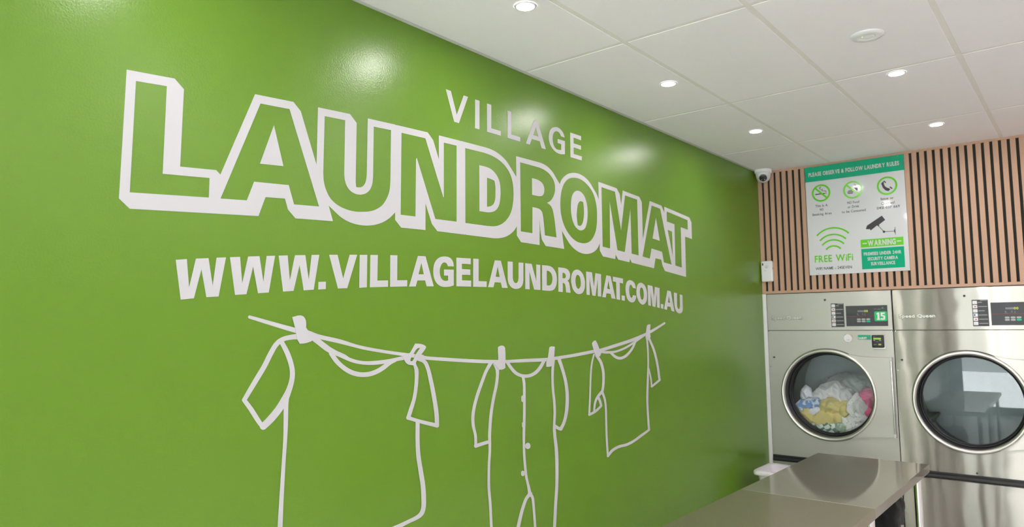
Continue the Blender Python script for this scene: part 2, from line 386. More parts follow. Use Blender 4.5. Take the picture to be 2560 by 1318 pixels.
MURAL = {
 'laundromat': [
  '8575,24958 9985,25061 10282,24796 10231,22325 11398,22403 11545,22279 12714,25241 14208,25332 14519,25061 15210,23222 15248,25375 16700,25450 17023,25165 16994,22861 17019,22652 17093,22652 17168,22658 17248,22679 17323,22715 17393,22775 17450,22852 17482,22926 17504,23008 17520,23093 17529,23160 17533,23228 17535,23296 17538,23365 17563,25469 18995,25524 19032,25496 19058,25522 20817,25572 21147,25286 21485,24512 21491,25576 22821,25600 22856,25574 22892,25602 24437,25618 24565,25619 24699,25616 24812,25611 24931,25601 25052,25587 25156,25571 25263,25551 25369,25527 25471,25500 25599,25460 25721,25414 25835,25365 25927,25321 26012,25274 26093,25224 26171,25167 26244,25104 26327,25032 26383,24983 26444,24929 26509,24870 26576,24809 26645,24745 26715,24681 26785,24618 26852,24556 26848,25605 28767,25615 28897,25606 29029,25597 29158,25581 29294,25556 29428,25523 29554,25482 29672,25431 29782,25371 29886,25305 29965,25248 30039,25186 30111,25121 30186,25055 30272,24979 30360,24899 30448,24819 30537,24738 30603,24854 30685,24970 30775,25060 30882,25152 30998,25236 31180,25345 31383,25437 31540,25489 31707,25531 31877,25563 32055,25585 32235,25595 32414,25591 32563,25577 32713,25552 32859,25520 32995,25483 33152,25428 33297,25362 33434,25287 33542,25214 33644,25132 33742,25048 33837,24968 33949,24881 34058,24797 34156,24708 34241,24611 34316,24510 34392,24409 34388,25437 36406,25348 36754,25037 36902,24412 37124,25308 39134,25188 39452,24890 39458,22529 40492,25092 42107,24981 42480,24547 42486,24959 46232,24653 46571,24325 46562,23145 45469,23225 45418,20407 42308,20667 41994,21015 41846,21389 41051,21434 40804,20770 38000,20962 37775,21198 37701,20972 36406,21051 36098,21342 36069,21063 34704,21130 34375,21447 34385,21867 34298,21743 34197,21622 34055,21501 33882,21391 33739,21327 33582,21272 33423,21226 33204,21180 32976,21155 32785,21152 32586,21162 32397,21184 32225,21215 32062,21257 31905,21309 31778,21360 31654,21419 31537,21483 31425,21551 31338,21612 31256,21678 31178,21746 31102,21816 31026,21885 30949,21956 30874,22027 30800,22100 30726,22172 30653,22244 30668,22155 30683,22066 30698,21977 30713,21888 30730,21796 30747,21712 30765,21627 30783,21540 30802,21453 30821,21366 30840,21280 29193,21312 28856,21618 28839,21704 28820,21790 28802,21877 28784,21963 28768,22050 28754,22137 28742,22226 28733,22317 28725,22407 28718,22498 28711,22589 28704,22680 28662,21321 27156,21343 26829,21646 26832,22111 26745,22001 26645,21894 26549,21816 26441,21741 26326,21671 26207,21609 26081,21552 25951,21503 25810,21462 25665,21429 25523,21403 25402,21385 25285,21373 25165,21364 25029,21360 24891,21360 24754,21360 23175,21354 23149,21385 23121,21356 21376,21350 21051,21630 20679,22468 20676,21332 19314,21304 18992,21588 18991,21897 18922,21832 18854,21768 18785,21705 18711,21645 18645,21598 18577,21553 18506,21510 18433,21469 18359,21432 18283,21397 18206,21365 18126,21336 18046,21310 17965,21287 17880,21265 17794,21247 17707,21231 17620,21219 17532,21209 17454,21203 17375,21200 17295,21198 17216,21199 17138,21202 17062,21207 16976,21215 16892,21226 16809,21240 16728,21257 16650,21277 16574,21300 16499,21327 16427,21357 16357,21389 16290,21423 16223,21461 16159,21503 16097,21547 16037,21589 15980,21630 15922,21669 15867,21706 15814,21743 15760,21780 15959,21216 14358,21151 14050,21432 13928,21801 13174,21756 12924,21074 8791,20835 8485,21100',
  '8845,24683 9755,24758 9706,22017 11185,22112 11177,21478 8776,21318',
  '12925,24967 14057,25034 15341,21694 14295,21642 14068,22300 12741,22224 12487,21554 11565,21497',
  '13451,24318 13848,22942 12946,22877',
  '15546,25112 16478,25158 16452,23078 16460,23014 16467,22948 16476,22884 16491,22823 16517,22749 16550,22679 16592,22614 16645,22553 16707,22498 16776,22453 16849,22420 16928,22397 17007,22382 17111,22376 17217,22384 17296,22398 17376,22420 17453,22450 17530,22495 17604,22551 17667,22614 17721,22690 17763,22775 17796,22864 17815,22940 17826,23020 17834,23101 17843,23181 17867,25205 18762,25245 18737,23120 18729,23052 18723,22983 18716,22914 18708,22845 18697,22779 18682,22716 18658,22639 18630,22566 18596,22495 18556,22422 18516,22356 18470,22287 18420,22219 18366,22155 18307,22097 18244,22045 18176,21998 18104,21954 18032,21915 17962,21880 17865,21840 17769,21808 17672,21781 17579,21761 17486,21746 17386,21733 17307,21723 17223,21713 17137,21704 17050,21698 16966,21696 16883,21698 16799,21702 16717,21710 16635,21720 16555,21734 16486,21748 16416,21764 16347,21782 16279,21803 16214,21826 16153,21852 16084,21885 16018,21921 15956,21961 15898,22004 15845,22051 15797,22101 15754,22156 15715,22214 15680,22273 15647,22333 15619,22393 15593,22454 15571,22517 15553,22580 15537,22644 15526,22707 15520,22771 15515,22836 15512,22901 15507,22966',
  '19325,25251 20676,25285 21744,22882 21778,22894 21792,25314 22605,25329 22577,21887 21258,21868 20184,24344 20138,24281 20104,21848 19284,21829',
  '23166,25326 24462,25342 24578,25335 24695,25330 24813,25323 24929,25312 25050,25295 25171,25275 25290,25250 25406,25221 25517,25188 25625,25151 25730,25109 25830,25062 25929,25008 26025,24948 26115,24884 26198,24816 26259,24757 26315,24696 26367,24631 26414,24564 26456,24495 26491,24424 26520,24350 26544,24274 26564,24196 26581,24115 26594,24039 26605,23959 26612,23877 26616,23795 26617,23713 26616,23632 26611,23540 26603,23448 26591,23356 26576,23266 26556,23178 26531,23079 26500,22983 26465,22889 26423,22798 26364,22692 26296,22591 26217,22493 26122,22397 26017,22304 25902,22221 25785,22149 25661,22086 25534,22033 25418,21993 25300,21962 25174,21938 25048,21923 24915,21914 24779,21908 24646,21901 23143,21889',
  '24121,24691 24482,24697 24610,24688 24740,24680 24861,24662 24966,24633 25064,24596 25155,24552 25242,24499 25321,24438 25392,24371 25457,24297 25513,24216 25557,24126 25581,24055 25598,23979 25610,23899 25618,23818 25623,23737 25626,23658 25624,23577 25619,23497 25611,23416 25598,23337 25581,23241 25559,23145 25530,23052 25489,22966 25430,22877 25358,22794 25275,22724 25147,22654 25006,22603 24859,22569 24713,22550 24595,22544 24481,22543 24099,22541',
  '24649,24186 24780,24181 24912,24171 25051,24147 25190,24119 25210,24041 25231,23964 25246,23882 25253,23808 25256,23729 25255,23649 25253,23567 25250,23477 25246,23384 25236,23292 25217,23208 25172,23091 25101,22990 25006,22918 24893,22862 24764,22828 24629,22803',
  '27163,25349 28760,25343 28890,25329 29021,25316 29150,25295 29286,25265 29420,25228 29546,25182 29667,25122 29780,25051 29877,24975 29952,24899 30014,24817 30060,24730 30092,24628 30106,24519 30105,24411 30091,24311 30062,24211 30021,24115 29943,23987 29845,23869 29748,23780 29638,23702 29509,23638 29374,23581 29527,23538 29665,23485 29766,23403 29842,23305 29884,23221 29915,23128 29942,23035 29968,22944 29991,22851 30015,22740 30029,22670 30043,22592 30058,22506 30073,22415 30088,22320 30103,22222 30119,22124 30134,22026 30150,21929 30165,21837 29136,21858 29125,21942 29115,22028 29104,22113 29093,22198 29083,22282 29072,22364 29060,22442 29047,22535 29035,22626 29022,22713 29006,22795 28987,22868 28951,22978 28895,23067 28809,23130 28704,23174 28598,23194 28480,23203 28305,23208 28119,23210 28087,21873 27143,21881',
  '28117,24690 28252,24692 28387,24694 28517,24688 28644,24671 28765,24647 28871,24614 28981,24556 29063,24483 29122,24386 29149,24277 29142,24161 29104,24051 29054,23977 28982,23916 28874,23875 28753,23850 28645,23839 28528,23836 28397,23835 28253,23837 28109,23839',
  '31868,25290 32046,25313 32227,25323 32404,25319 32545,25303 32683,25278 32818,25245 32947,25206 33075,25160 33197,25106 33313,25047 33422,24984 33524,24920 33620,24852 33708,24779 33788,24700 33850,24626 33906,24546 33956,24463 34000,24378 34039,24292 34073,24204 34102,24115 34125,24024 34144,23933 34159,23843 34171,23738 34176,23635 34176,23531 34172,23423 34167,23324 34159,23221 34148,23116 34133,23013 34113,22913 34086,22801 34054,22691 34015,22584 33965,22480 33887,22354 33793,22234 33684,22122 33569,22025 33440,21936 33299,21862 33081,21790 32852,21744 32635,21726 32417,21730 32250,21745 32083,21771 31922,21810 31794,21853 31671,21906 31553,21965 31442,22028 31331,22100 31227,22178 31130,22261 31041,22347 30972,22423 30908,22502 30850,22583 30797,22667 30749,22751 30708,22835 30673,22922 30642,23009 30617,23097 30595,23185 30579,23269 30568,23354 30560,23439 30556,23524 30555,23612 30557,23706 30563,23802 30573,23899 30586,23996 30604,24090 30628,24195 30657,24299 30693,24402 30738,24503 30787,24599 30844,24695 30909,24788 30987,24876 31100,24978 31230,25074 31374,25154 31528,25213 31697,25257',
  '32200,24619 32381,24624 32559,24594 32678,24550 32786,24486 32880,24412 32947,24341 33002,24261 33049,24176 33089,24088 33124,23991 33151,23889 33171,23786 33185,23686 33194,23576 33195,23469 33187,23356 33175,23266 33159,23171 33139,23074 33112,22979 33080,22891 33029,22778 32967,22673 32884,22584 32744,22501 32588,22446 32462,22426 32335,22430 32152,22478 31984,22558 31890,22626 31812,22707 31746,22795 31699,22874 31662,22960 31631,23049 31604,23140 31582,23235 31564,23332 31553,23432 31548,23533 31549,23622 31553,23713 31562,23806 31575,23895 31591,23980 31615,24083 31645,24181 31692,24274 31787,24399 31911,24506 32047,24575',
  '32764,24047 32780,23956 32798,23865 32813,23774 32824,23684 32829,23574 32828,23465 32818,23356 32801,23242 32776,23128 32740,23020 32682,22891 32600,22781 32515,22715 32416,22673 32301,22672 32180,22686 32158,22775 32136,22864 32119,22954 32105,23046 32095,23138 32093,23234 32102,23343 32120,23455 32140,23563 32166,23693 32206,23814 32264,23912 32342,23994 32417,24041 32503,24071 32629,24067',
  '34706,25176 36211,25113 36807,22840 37387,25048 38874,24969 38872,21463 38003,21517 37988,24262 37176,21558 36333,21611 35585,24411 35508,21653 34690,21693',
  '40739,24838 41909,24753 43299,21141 42201,21228 41971,21914 40560,22030 40298,21358 39349,21435',
  '41274,24089 41712,22614 40745,22685',
  '42811,24683 45960,24427 45955,23746 44858,23819 44812,21026 43854,21113 43898,23925 42787,24003',
  '42865,23453 43517,23386 43511,21748',
 ],
 'village': [
  '21935,27758 22252,27756 22632,26754 23088,27760 23381,27759 22762,26395 22460,26397',
  '23871,27759 24168,27766 24151,26398 23841,26389',
  '24705,27765 25010,27769 24993,26627 25694,26633 25690,26402 24685,26394',
  '26222,27769 26519,27771 26497,26625 27199,26627 27194,26403 26197,26402',
  '28349,27766 28427,27779 28504,27787 28582,27782 28659,27774 29336,26416 28978,26405 28814,26740 28146,26727 27972,26396 27658,26402',
  '28499,27448 28711,26962 28275,26952',
  '31076,27380 30738,27390 30713,27434 30682,27476 30622,27526 30547,27566 30471,27583 30391,27587 30322,27581 30254,27564 30182,27532 30117,27489 30060,27425 30017,27354 29985,27275 29966,27194 29957,27100 29961,27009 29976,26930 30002,26856 30041,26781 30094,26713 30163,26657 30245,26614 30325,26595 30419,26589 30569,26605 30734,26631 30744,26957 30419,26959 30425,27176 31090,27187 31074,26464 30929,26432 30786,26405 30646,26389 30510,26386 30372,26400 30240,26429 30101,26477 29974,26541 29890,26596 29814,26660 29751,26728 29703,26801 29668,26880 29644,26958 29627,27063 29631,27173 29659,27307 29714,27441 29789,27552 29892,27650 30022,27720 30164,27772 30282,27799 30398,27809 30518,27803 30632,27782 30746,27741 30846,27686 30933,27618 31001,27541 31043,27462',
  '31620,27778 32690,27780 32682,27545 31937,27551 31934,27227 32661,27229 32653,27002 31926,26999 31926,26629 32725,26632 32707,26399 31610,26394',
 ],
 'web': [
  '10177,19419 10517,19463 10612,18586 10803,19495 11212,19538 11371,18667 11479,19569 11798,19599 11576,18327 11173,18297 10990,19171 10773,18253 10362,18203',
  '11935,19613 12285,19647 12382,18776 12574,19677 12989,19716 13149,18858 13257,19743 13578,19771 13358,18502 12955,18465 12762,19350 12539,18423 12135,18390',
  '13715,19783 14067,19814 14169,18944 14360,19839 14781,19875 14939,18998 15049,19896 15375,19923 15151,18650 14735,18613 14550,19499 14323,18583 13908,18547',
  '15352,18936 15673,18956 15670,18685 15348,18660',
  '15805,19952 16177,19981 16442,19106 16734,20018 17090,20042 16633,18749 16210,18724',
  '17212,20045 17575,20070 17561,18807 17197,18779',
  '17732,20077 18098,20099 18081,19092 18627,19121 18624,18866 17712,18816',
  '18743,20136 19110,20153 19103,19144 19645,19169 19639,18915 18733,18867',
  '20241,20205 20674,20219 21152,18965 20739,18951 20655,19197 20208,19180 20115,18927 19749,18911',
  '20435,19928 20577,19451 20271,19437',
  '22379,19881 22009,19870 21997,19909 21978,19946 21941,19982 21893,20010 21846,20023 21797,20025 21741,20013 21688,19989 21635,19945 21591,19890 21556,19822 21531,19750 21516,19682 21511,19613 21517,19536 21534,19461 21556,19399 21588,19344 21631,19299 21684,19263 21748,19239 21816,19225 21871,19224 21925,19230 21976,19239 22027,19251 22029,19461 21776,19453 21778,19715 22376,19737 22373,19048 22265,19018 22155,18992 22033,18974 21911,18964 21801,18960 21694,18965 21584,18984 21480,19018 21378,19071 21291,19138 21224,19219 21175,19310 21152,19376 21138,19444 21129,19510 21125,19586 21130,19662 21141,19763 21165,19866 21205,19956 21260,20040 21331,20114 21414,20177 21494,20220 21581,20251 21687,20273 21798,20284 21910,20288 22017,20280 22108,20259 22189,20226 22258,20174 22311,20112 22345,20049 22365,19985 22374,19933',
  '22552,20281 23482,20304 23474,20039 22898,20031 22899,19795 23447,19799 23445,19552 22901,19535 22899,19292 23495,19299 23492,19031 22542,19013',
  '23652,20305 24013,20316 24002,19297 24558,19306 24554,19045 23633,19029',
  '25152,20324 25590,20328 26081,19047 25662,19046 25575,19285 25126,19290 25028,19046 24656,19043',
  '25353,20034 25497,19549 25195,19550',
  '26099,20326 26478,20331 26471,19538 26487,19475 26510,19416 26546,19368 26592,19331 26646,19310 26704,19303 26763,19314 26818,19339 26865,19385 26899,19440 26915,19498 26924,19557 26940,20322 27311,20330 27291,19446 27272,19364 27244,19283 27194,19210 27126,19145 27046,19096 26953,19059 26843,19033 26726,19020 26598,19024 26475,19045 26372,19083 26283,19135 26207,19198 26148,19271 26114,19359 26091,19452',
  '27461,20317 27977,20318 28352,19453 28354,20306 28691,20305 28671,19024 28159,19033 27784,19929 27783,19034 27447,19038',
  '28845,20303 29319,20305 29460,20294 29593,20275 29703,20241 29800,20194 29892,20130 29971,20058 30032,19983 30079,19902 30110,19801 30125,19697 30129,19603 30120,19510 30098,19416 30061,19322 30004,19227 29926,19143 29835,19086 29731,19044 29628,19021 29523,19008 29420,19005 29317,19006 28834,19015',
  '29243,20036 29330,20033 29414,20024 29496,19998 29567,19960 29624,19915 29668,19862 29705,19784 29726,19701 29730,19628 29722,19557 29707,19493 29680,19432 29640,19375 29583,19326 29511,19295 29427,19276 29327,19273 29222,19277',
  '30267,20264 30835,20259 30969,20237 31090,20209 31171,20169 31235,20121 31288,20064 31324,20002 31339,19939 31338,19875 31324,19809 31296,19746 31264,19699 31219,19658 31149,19626 31070,19599 31127,19571 31178,19540 31219,19497 31249,19447 31272,19380 31289,19300 31305,19224 31321,19136 31338,19043 31355,18953 30950,18964 30937,19055 30925,19151 30912,19239 30896,19308 30879,19355 30855,19391 30819,19419 30773,19441 30712,19453 30647,19461 30631,18976 30245,18987',
  '30646,19997 30731,19996 30808,19988 30859,19968 30898,19940 30932,19901 30950,19858 30948,19814 30929,19772 30900,19738 30854,19712 30754,19707 30637,19714',
  '32029,20233 32147,20226 32258,20202 32379,20154 32486,20089 32581,20006 32655,19912 32714,19805 32753,19697 32772,19611 32778,19524 32773,19415 32750,19305 32708,19202 32645,19106 32566,19025 32464,18960 32333,18919 32191,18899 32064,18903 31944,18925 31825,18973 31721,19037 31629,19115 31557,19203 31506,19305 31471,19413 31445,19518 31434,19624 31441,19731 31467,19838 31507,19940 31567,20035 31643,20113 31742,20176 31880,20216',
  '32087,19951 32160,19931 32227,19893 32281,19835 32319,19767 32348,19683 32363,19595 32368,19508 32357,19422 32331,19341 32282,19268 32209,19212 32125,19181 32045,19198 31974,19237 31920,19299 31884,19373 31857,19462 31845,19554 31845,19641 31858,19726 31883,19802 31920,19869 31956,19908 31999,19937 32041,19949',
  '32914,20175 33501,20153 33681,19356 33855,20128 34448,20092 34422,18813 34061,18828 34089,19795 33815,18838 33490,18858 33238,19816 33229,18876 32912,18890',
  '35032,20055 35486,20029 35971,18717 35531,18739 35456,18989 34991,19023 34911,18776 34526,18793',
  '35230,19750 35381,19255 35071,19287',
  '35739,20012 36886,19941 36876,19651 36499,19687 36490,18657 36094,18697 36080,19708 35726,19738',
  '36688,18931 37047,18911 37033,18621 36675,18654',
  '38388,19388 38008,19432 37980,19495 37939,19552 37868,19593 37789,19613 37729,19597 37677,19565 37625,19493 37594,19408 37576,19320 37572,19231 37583,19142 37606,19056 37638,18975 37686,18903 37750,18845 37825,18811 37889,18823 37946,18854 37983,18912 38006,18981 38409,18952 38404,18880 38388,18807 38340,18724 38267,18649 38184,18596 38085,18557 37978,18539 37863,18536 37731,18550 37603,18583 37477,18643 37372,18721 37290,18823 37233,18937 37191,19067 37169,19198 37162,19307 37171,19417 37197,19542 37248,19660 37314,19742 37407,19809 37531,19855 37671,19881 37816,19877 37955,19852 38084,19809 38193,19750 38280,19674 38341,19587 38371,19489',
  '39053,19774 39193,19759 39327,19723 39448,19666 39552,19594 39651,19493 39726,19382 39773,19269 39798,19155 39804,19052 39795,18949 39775,18833 39735,18719 39675,18621 39584,18535 39449,18465 39298,18422 39183,18419 39069,18437 38929,18487 38802,18557 38695,18645 38609,18744 38536,18853 38486,18965 38466,19076 38467,19189 38479,19313 38512,19436 38562,19539 38635,19631 38720,19692 38823,19739 38934,19765',
  '39119,19482 39196,19458 39263,19414 39315,19342 39346,19257 39367,19168 39373,19076 39368,18984 39349,18894 39320,18819 39271,18756 39216,18724 39153,18709 39083,18730 39020,18774 38962,18856 38924,18953 38894,19053 38881,19154 38889,19248 38914,19336 38942,19400 38989,19451 39051,19474',
  '39917,19663 40526,19619 40698,18876 40853,19574 41476,19516 41434,18226 41062,18276 41082,19164 40857,18286 40472,18328 40261,19213 40248,18349 39904,18397',
  '41595,18493 41951,18463 41932,18171 41578,18218',
  '42559,19393 43040,19346 43497,18002 43057,18060 42964,18307 42515,18350 42422,18116 42033,18172',
  '42754,19062 42883,18571 42600,18610',
  '43512,19281 43938,19243 43897,18500 43909,18398 43937,18305 43985,18247 44049,18203 44103,18180 44161,18172 44227,18193 44285,18234 44327,18325 44348,18432 44363,19172 44763,19132 44755,18263 44742,18175 44714,18090 44659,18008 44565,17941 44409,17900 44233,17885 44064,17905 43912,17950 43781,18032 43683,18132 43612,18237 43564,18350 43529,18481 43503,18616',
 ],
 'pegs': [
  ['14275,17663 14363,17688 14450,17710 14519,17724 14587,17727 14660,17715 14727,17687 14780,17629 14817,17559 14832,17500 14838,17439 14839,17371 14836,17302 14880,17240 14934,17181 14986,17146 15048,17113 15115,17081 15180,17049 15243,16916 15061,16807 14980,16784 14900,16762 14820,16745 14743,16738 14667,16737 14590,16735 14482,16900 14398,17291'],
  ['20062,16578 20157,16573 20251,16568 20342,16559 20430,16545 20514,16519 20587,16487 20640,16460 20672,16427 20657,16377 20611,16320 20553,16257 20479,16189 20406,16122 20550,16085 20310,15887 20155,15894 20096,15789 20143,15661 20025,15642 19994,15671 19955,15697 19844,15717 19723,15735 19648,15763 19585,15802 19525,15865 19470,15935 19379,16096 19792,16220', '20334,16391 20279,16393 20227,16390 20183,16376 20144,16354 20109,16326 20073,16287 20030,16239 19972,16173 19910,16100 19852,16027 19810,15964 19792,15920 19798,15893 19815,15876 19848,15869 19885,15872 19923,15888 19955,15912 19981,15951 20002,15996 20027,16039 20061,16089 20102,16138 20155,16197 20214,16261 20276,16327'],
  ['25287,16258 25348,16285 25414,16307 25509,16322 25607,16322 25695,16298 25767,16255 25801,16192 25813,16112 25821,16025 25827,15939 25828,15845 25827,15749 25827,15654 25797,15408 25820,15283 25741,15243 25651,15211 25505,15204 25345,15208 25147,15402 24930,15534 25309,15658'],
  ['29334,16114 29407,16137 29488,16154 29640,16145 29809,16125 29725,15606 29575,15210 29520,15177 29459,15149 29369,15133 29269,15128 29158,15136 29044,15149 29067,15435 29207,15606'],
  ['33670,16357 33752,16290 33833,16214 33906,16115 33976,15999 34046,15883 34099,15779 34226,15632 34219,15592 34204,15551 34147,15498 34077,15444 33744,15429 33567,15658 33464,15863 33334,16128 33334,16179 33349,16228 33423,16281 33520,16324 33594,16343'],
  ['39632,17126 39716,17156 39808,17181 39948,17187 40100,17185 39996,16666 40052,16384 39867,16214 39465,16224 39407,16468 39491,16675'],
 ],
 'line': [
  '12616,17682 12618,17691 12616,17658 12632,17711 12628,17637 12654,17723 12648,17622 12680,17725 12658,17619 12690,17723 12728,17598 12761,17705 12799,17578 12833,17687 12871,17557 12906,17669 12943,17536 12979,17651 13016,17514 13052,17632 13089,17493 13126,17613 13162,17472 13200,17595 13235,17450 13274,17576 13307,17429 13347,17558 13380,17408 13421,17539 13452,17387 13494,17521 13523,17367 13566,17503 13594,17346 13637,17485 13676,17323 13721,17465 13760,17299 13805,17444 13843,17275 13890,17422 13926,17251 13974,17401 14009,17228 14057,17380 14091,17204 14139,17360 14171,17182 14220,17341 14248,17161 14297,17323 14323,17140 14372,17306 14395,17121 14442,17291 14491,17096 14535,17273 14578,17074 14622,17260 14661,17054 14706,17247 14741,17035 14793,17232 14825,17015 14885,17212 14906,16995 14972,17188 14989,16975 15057,17160 15076,16955 15142,17130 15167,16933 15227,17099 15262,16911 15316,17069 15363,16888 15410,17042 15450,16869 15492,17021 15541,16850 15580,17001 15634,16831 15672,16982 15731,16811 15768,16963 15828,16791 15866,16944 15926,16771 15965,16925 16024,16751 16064,16905 16121,16731 16163,16884 16215,16710 16260,16861 16305,16690 16352,16838 16398,16669 16446,16813 16492,16647 16540,16787 16587,16625 16634,16760 16680,16602 16726,16733 16772,16580 16816,16707 16860,16559 16903,16683 16943,16540 16985,16660 17021,16521 17061,16640 17120,16498 17159,16615 17205,16477 17242,16595 17293,16456 17328,16576 17399,16433 17432,16555 17474,16418 17505,16540 17556,16403 17586,16525 17645,16387 17674,16508 17740,16370 17768,16491 17839,16352 17866,16473 17943,16335 17969,16455 18048,16317 18075,16437 18156,16299 18182,16419 18264,16281 18289,16401 18370,16263 18396,16383 18475,16246 18500,16367 18577,16229 18602,16350 18683,16212 18708,16334 18793,16195 18817,16318 18904,16177 18928,16302 19017,16160 19040,16286 19129,16142 19153,16270 19240,16125 19264,16255 19349,16108 19374,16240 19455,16092 19480,16226 19557,16076 19582,16213 19653,16061 19679,16200 19743,16047 19770,16188 19889,16023 19916,16169 20019,16002 20048,16153 20140,15981 20172,16138 20262,15962 20298,16119 20369,15944 20411,16098 20474,15927 20515,16075 20587,15909 20621,16053 20714,15891 20740,16033 20826,15878 20847,16018 20943,15865 20961,16006 21067,15852 21082,15994 21198,15839 21212,15982 21338,15826 21351,15970 21487,15812 21500,15957 21647,15797 21661,15943 21747,15787 21762,15934 21856,15777 21870,15924 21972,15766 21986,15914 22094,15755 22109,15903 22222,15742 22237,15891 22355,15730 22370,15880 22493,15717 22508,15867 22634,15704 22649,15855 22777,15691 22792,15843 22923,15677 22937,15830 23069,15664 23084,15818 23215,15651 23230,15805 23361,15638 23375,15793 23505,15626 23519,15782 23646,15614 23660,15770 23784,15603 23797,15759 23917,15592 23929,15749 24044,15582 24055,15740 24164,15573 24174,15731 24336,15562 24344,15720 24505,15551 24512,15709 24670,15541 24676,15700 24830,15532 24835,15691 24985,15524 24989,15682 25134,15517 25136,15675 25274,15510 25276,15668 25407,15505 25408,15661 25530,15500 25530,15655 25712,15494 25710,15646 25868,15492 25863,15639 26050,15488 26044,15633 26185,15485 26178,15630 26336,15481 26327,15628 26498,15477 26489,15626 26670,15473 26661,15625 26849,15469 26839,15624 27033,15465 27023,15622 27217,15460 27207,15621 27400,15456 27391,15619 27562,15452 27555,15616 27731,15448 27724,15613 27905,15443 27899,15609 28082,15438 28076,15605 28262,15434 28255,15601 28442,15429 28434,15597 28622,15426 28611,15594 28799,15424 28786,15592 28973,15423 28955,15591 29140,15423 29117,15592 29329,15427 29301,15595 29512,15432 29479,15600 29690,15439 29653,15606 29865,15447 29826,15613 30037,15456 29997,15621 30209,15465 30169,15629 30382,15473 30343,15637 30569,15481 30530,15645 30751,15489 30711,15654 30933,15498 30892,15663 31118,15507 31075,15672 31313,15517 31268,15683 31521,15528 31475,15695 31695,15538 31646,15706 31884,15550 31833,15718 32083,15563 32031,15731 32290,15576 32237,15746 32500,15591 32446,15760 32709,15605 32655,15775 32914,15619 32860,15789 33110,15632 33056,15803 33293,15644 33239,15816 33457,15654 33407,15827 33743,15670 33696,15844 33996,15683 33941,15857 34281,15704 34213,15878 34483,15725 34403,15898 34698,15749 34610,15923 34924,15777 34831,15951 35159,15808 35063,15982 35400,15840 35302,16014 35643,15872 35544,16048 35887,15904 35788,16081 36120,15935 36021,16112 36361,15966 36261,16144 36608,15998 36507,16177 36860,16030 36755,16211 37114,16065 37005,16246 37367,16100 37254,16282 37618,16138 37499,16319 37863,16177 37738,16357 38114,16220 37985,16397 38364,16265 38231,16439 38612,16312 38477,16482 38856,16361 38720,16526 39096,16410 38958,16570 39329,16459 39190,16616 39556,16508 39415,16661 39808,16564 39663,16714 40047,16620 39897,16767 40279,16676 40125,16820 40511,16735 40355,16876 40751,16799 40593,16935 41015,16872 40856,17003 41281,16950 41124,17074 41550,17031 41398,17149 41820,17114 41676,17225 42093,17195 41956,17301 42111,17202 41977,17305 42146,17224 42034,17310 42157,17250 42089,17303 42144,17276 42132,17285',
 ],
 'shirt': [
  '14655,17012 14658,16994 14633,17052 14648,16951 14594,17082 14619,16916 14545,17095 14574,16895 14524,17095 14554,16892 14419,17080 14447,16891 14313,17065 14342,16889 14212,17050 14245,16884 14089,17031 14130,16872 13969,17005 14030,16852 13860,16969 13945,16822 13758,16920 13866,16781 13690,16873 13818,16747 13630,16820 13770,16705 13572,16759 13722,16655 13527,16703 13685,16608 13485,16641 13648,16552 13444,16577 13611,16491 13404,16511 13573,16425 13365,16446 13535,16360 13329,16385 13501,16301 13295,16322 13468,16240 13262,16259 13434,16177 13228,16195 13399,16112 13193,16132 13362,16046 13156,16068 13322,15979 13122,16014 13286,15922 13086,15959 13249,15864 13048,15903 13210,15807 13010,15847 13171,15749 12970,15790 13130,15691 12929,15731 13090,15633 12889,15671 13048,15574 12848,15610 13007,15514 12814,15558 12972,15463 12780,15505 12936,15411 12745,15451 12899,15358 12710,15397 12861,15304 12674,15342 12823,15250 12639,15286 12785,15196 12603,15230 12747,15141 12568,15175 12709,15087 12533,15120 12671,15033 12498,15065 12634,14980 12463,15011 12597,14927 12457,15000 12589,14917 12453,14971 12563,14902 12463,14941 12530,14898 12486,14916 12498,14908',
  '12477,15026 12488,15032 12458,15003 12519,15040 12453,14974 12552,15034 12462,14943 12582,15016 12469,14932 12591,15006 12515,14870 12640,14945 12561,14809 12690,14886 12607,14747 12740,14825 12653,14685 12790,14762 12700,14620 12842,14695 12739,14563 12885,14635 12780,14502 12928,14572 12822,14439 12972,14508 12864,14374 13014,14443 12906,14311 13056,14380 12948,14251 13095,14322 12988,14195 13132,14269 13052,14113 13189,14188 13112,14041 13243,14115 13171,13970 13298,14041 13181,13959 13306,14029 13211,13940 13315,13998 13246,13933 13309,13968 13278,13939 13290,13945',
  '13153,13963 13138,13979 13200,13934 13113,14025 13255,13924 13111,14074 13305,13935 13132,14115 13322,13946 13146,14128 13387,13990 13208,14177 13453,14034 13269,14224 13521,14083 13328,14272 13591,14138 13389,14325 13648,14187 13439,14371 13707,14239 13493,14421 13765,14295 13548,14474 13823,14353 13601,14528 13879,14412 13653,14582 13931,14471 13700,14634 13982,14534 13747,14691 14031,14598 13790,14749 14076,14662 13832,14807 14117,14727 13873,14865 14156,14793 13913,14925 14191,14859 13953,14982 14223,14926 13991,15039 14252,14994 14029,15097 14279,15064 14064,15155 14305,15134 14095,15216 14330,15208 14125,15282 14355,15284 14152,15351 14377,15361 14177,15420 14395,15438 14196,15488 14409,15513 14210,15552 14420,15610 14221,15636 14423,15704 14223,15716 14417,15800 14217,15798 14405,15880 14207,15866 14387,15960 14191,15936 14364,16041 14171,16009 14338,16122 14147,16084 14312,16198 14122,16155 14281,16277 14093,16228 14247,16356 14061,16302 14211,16433 14028,16375 14173,16509 13994,16445 14134,16578 13960,16509 14093,16645 13924,16572 14050,16709 13886,16635 14008,16772 13848,16699 13967,16835 13810,16763 13959,16846 13803,16776 13928,16869 13798,16811 13889,16878 13811,16843 13851,16873 13837,16867',
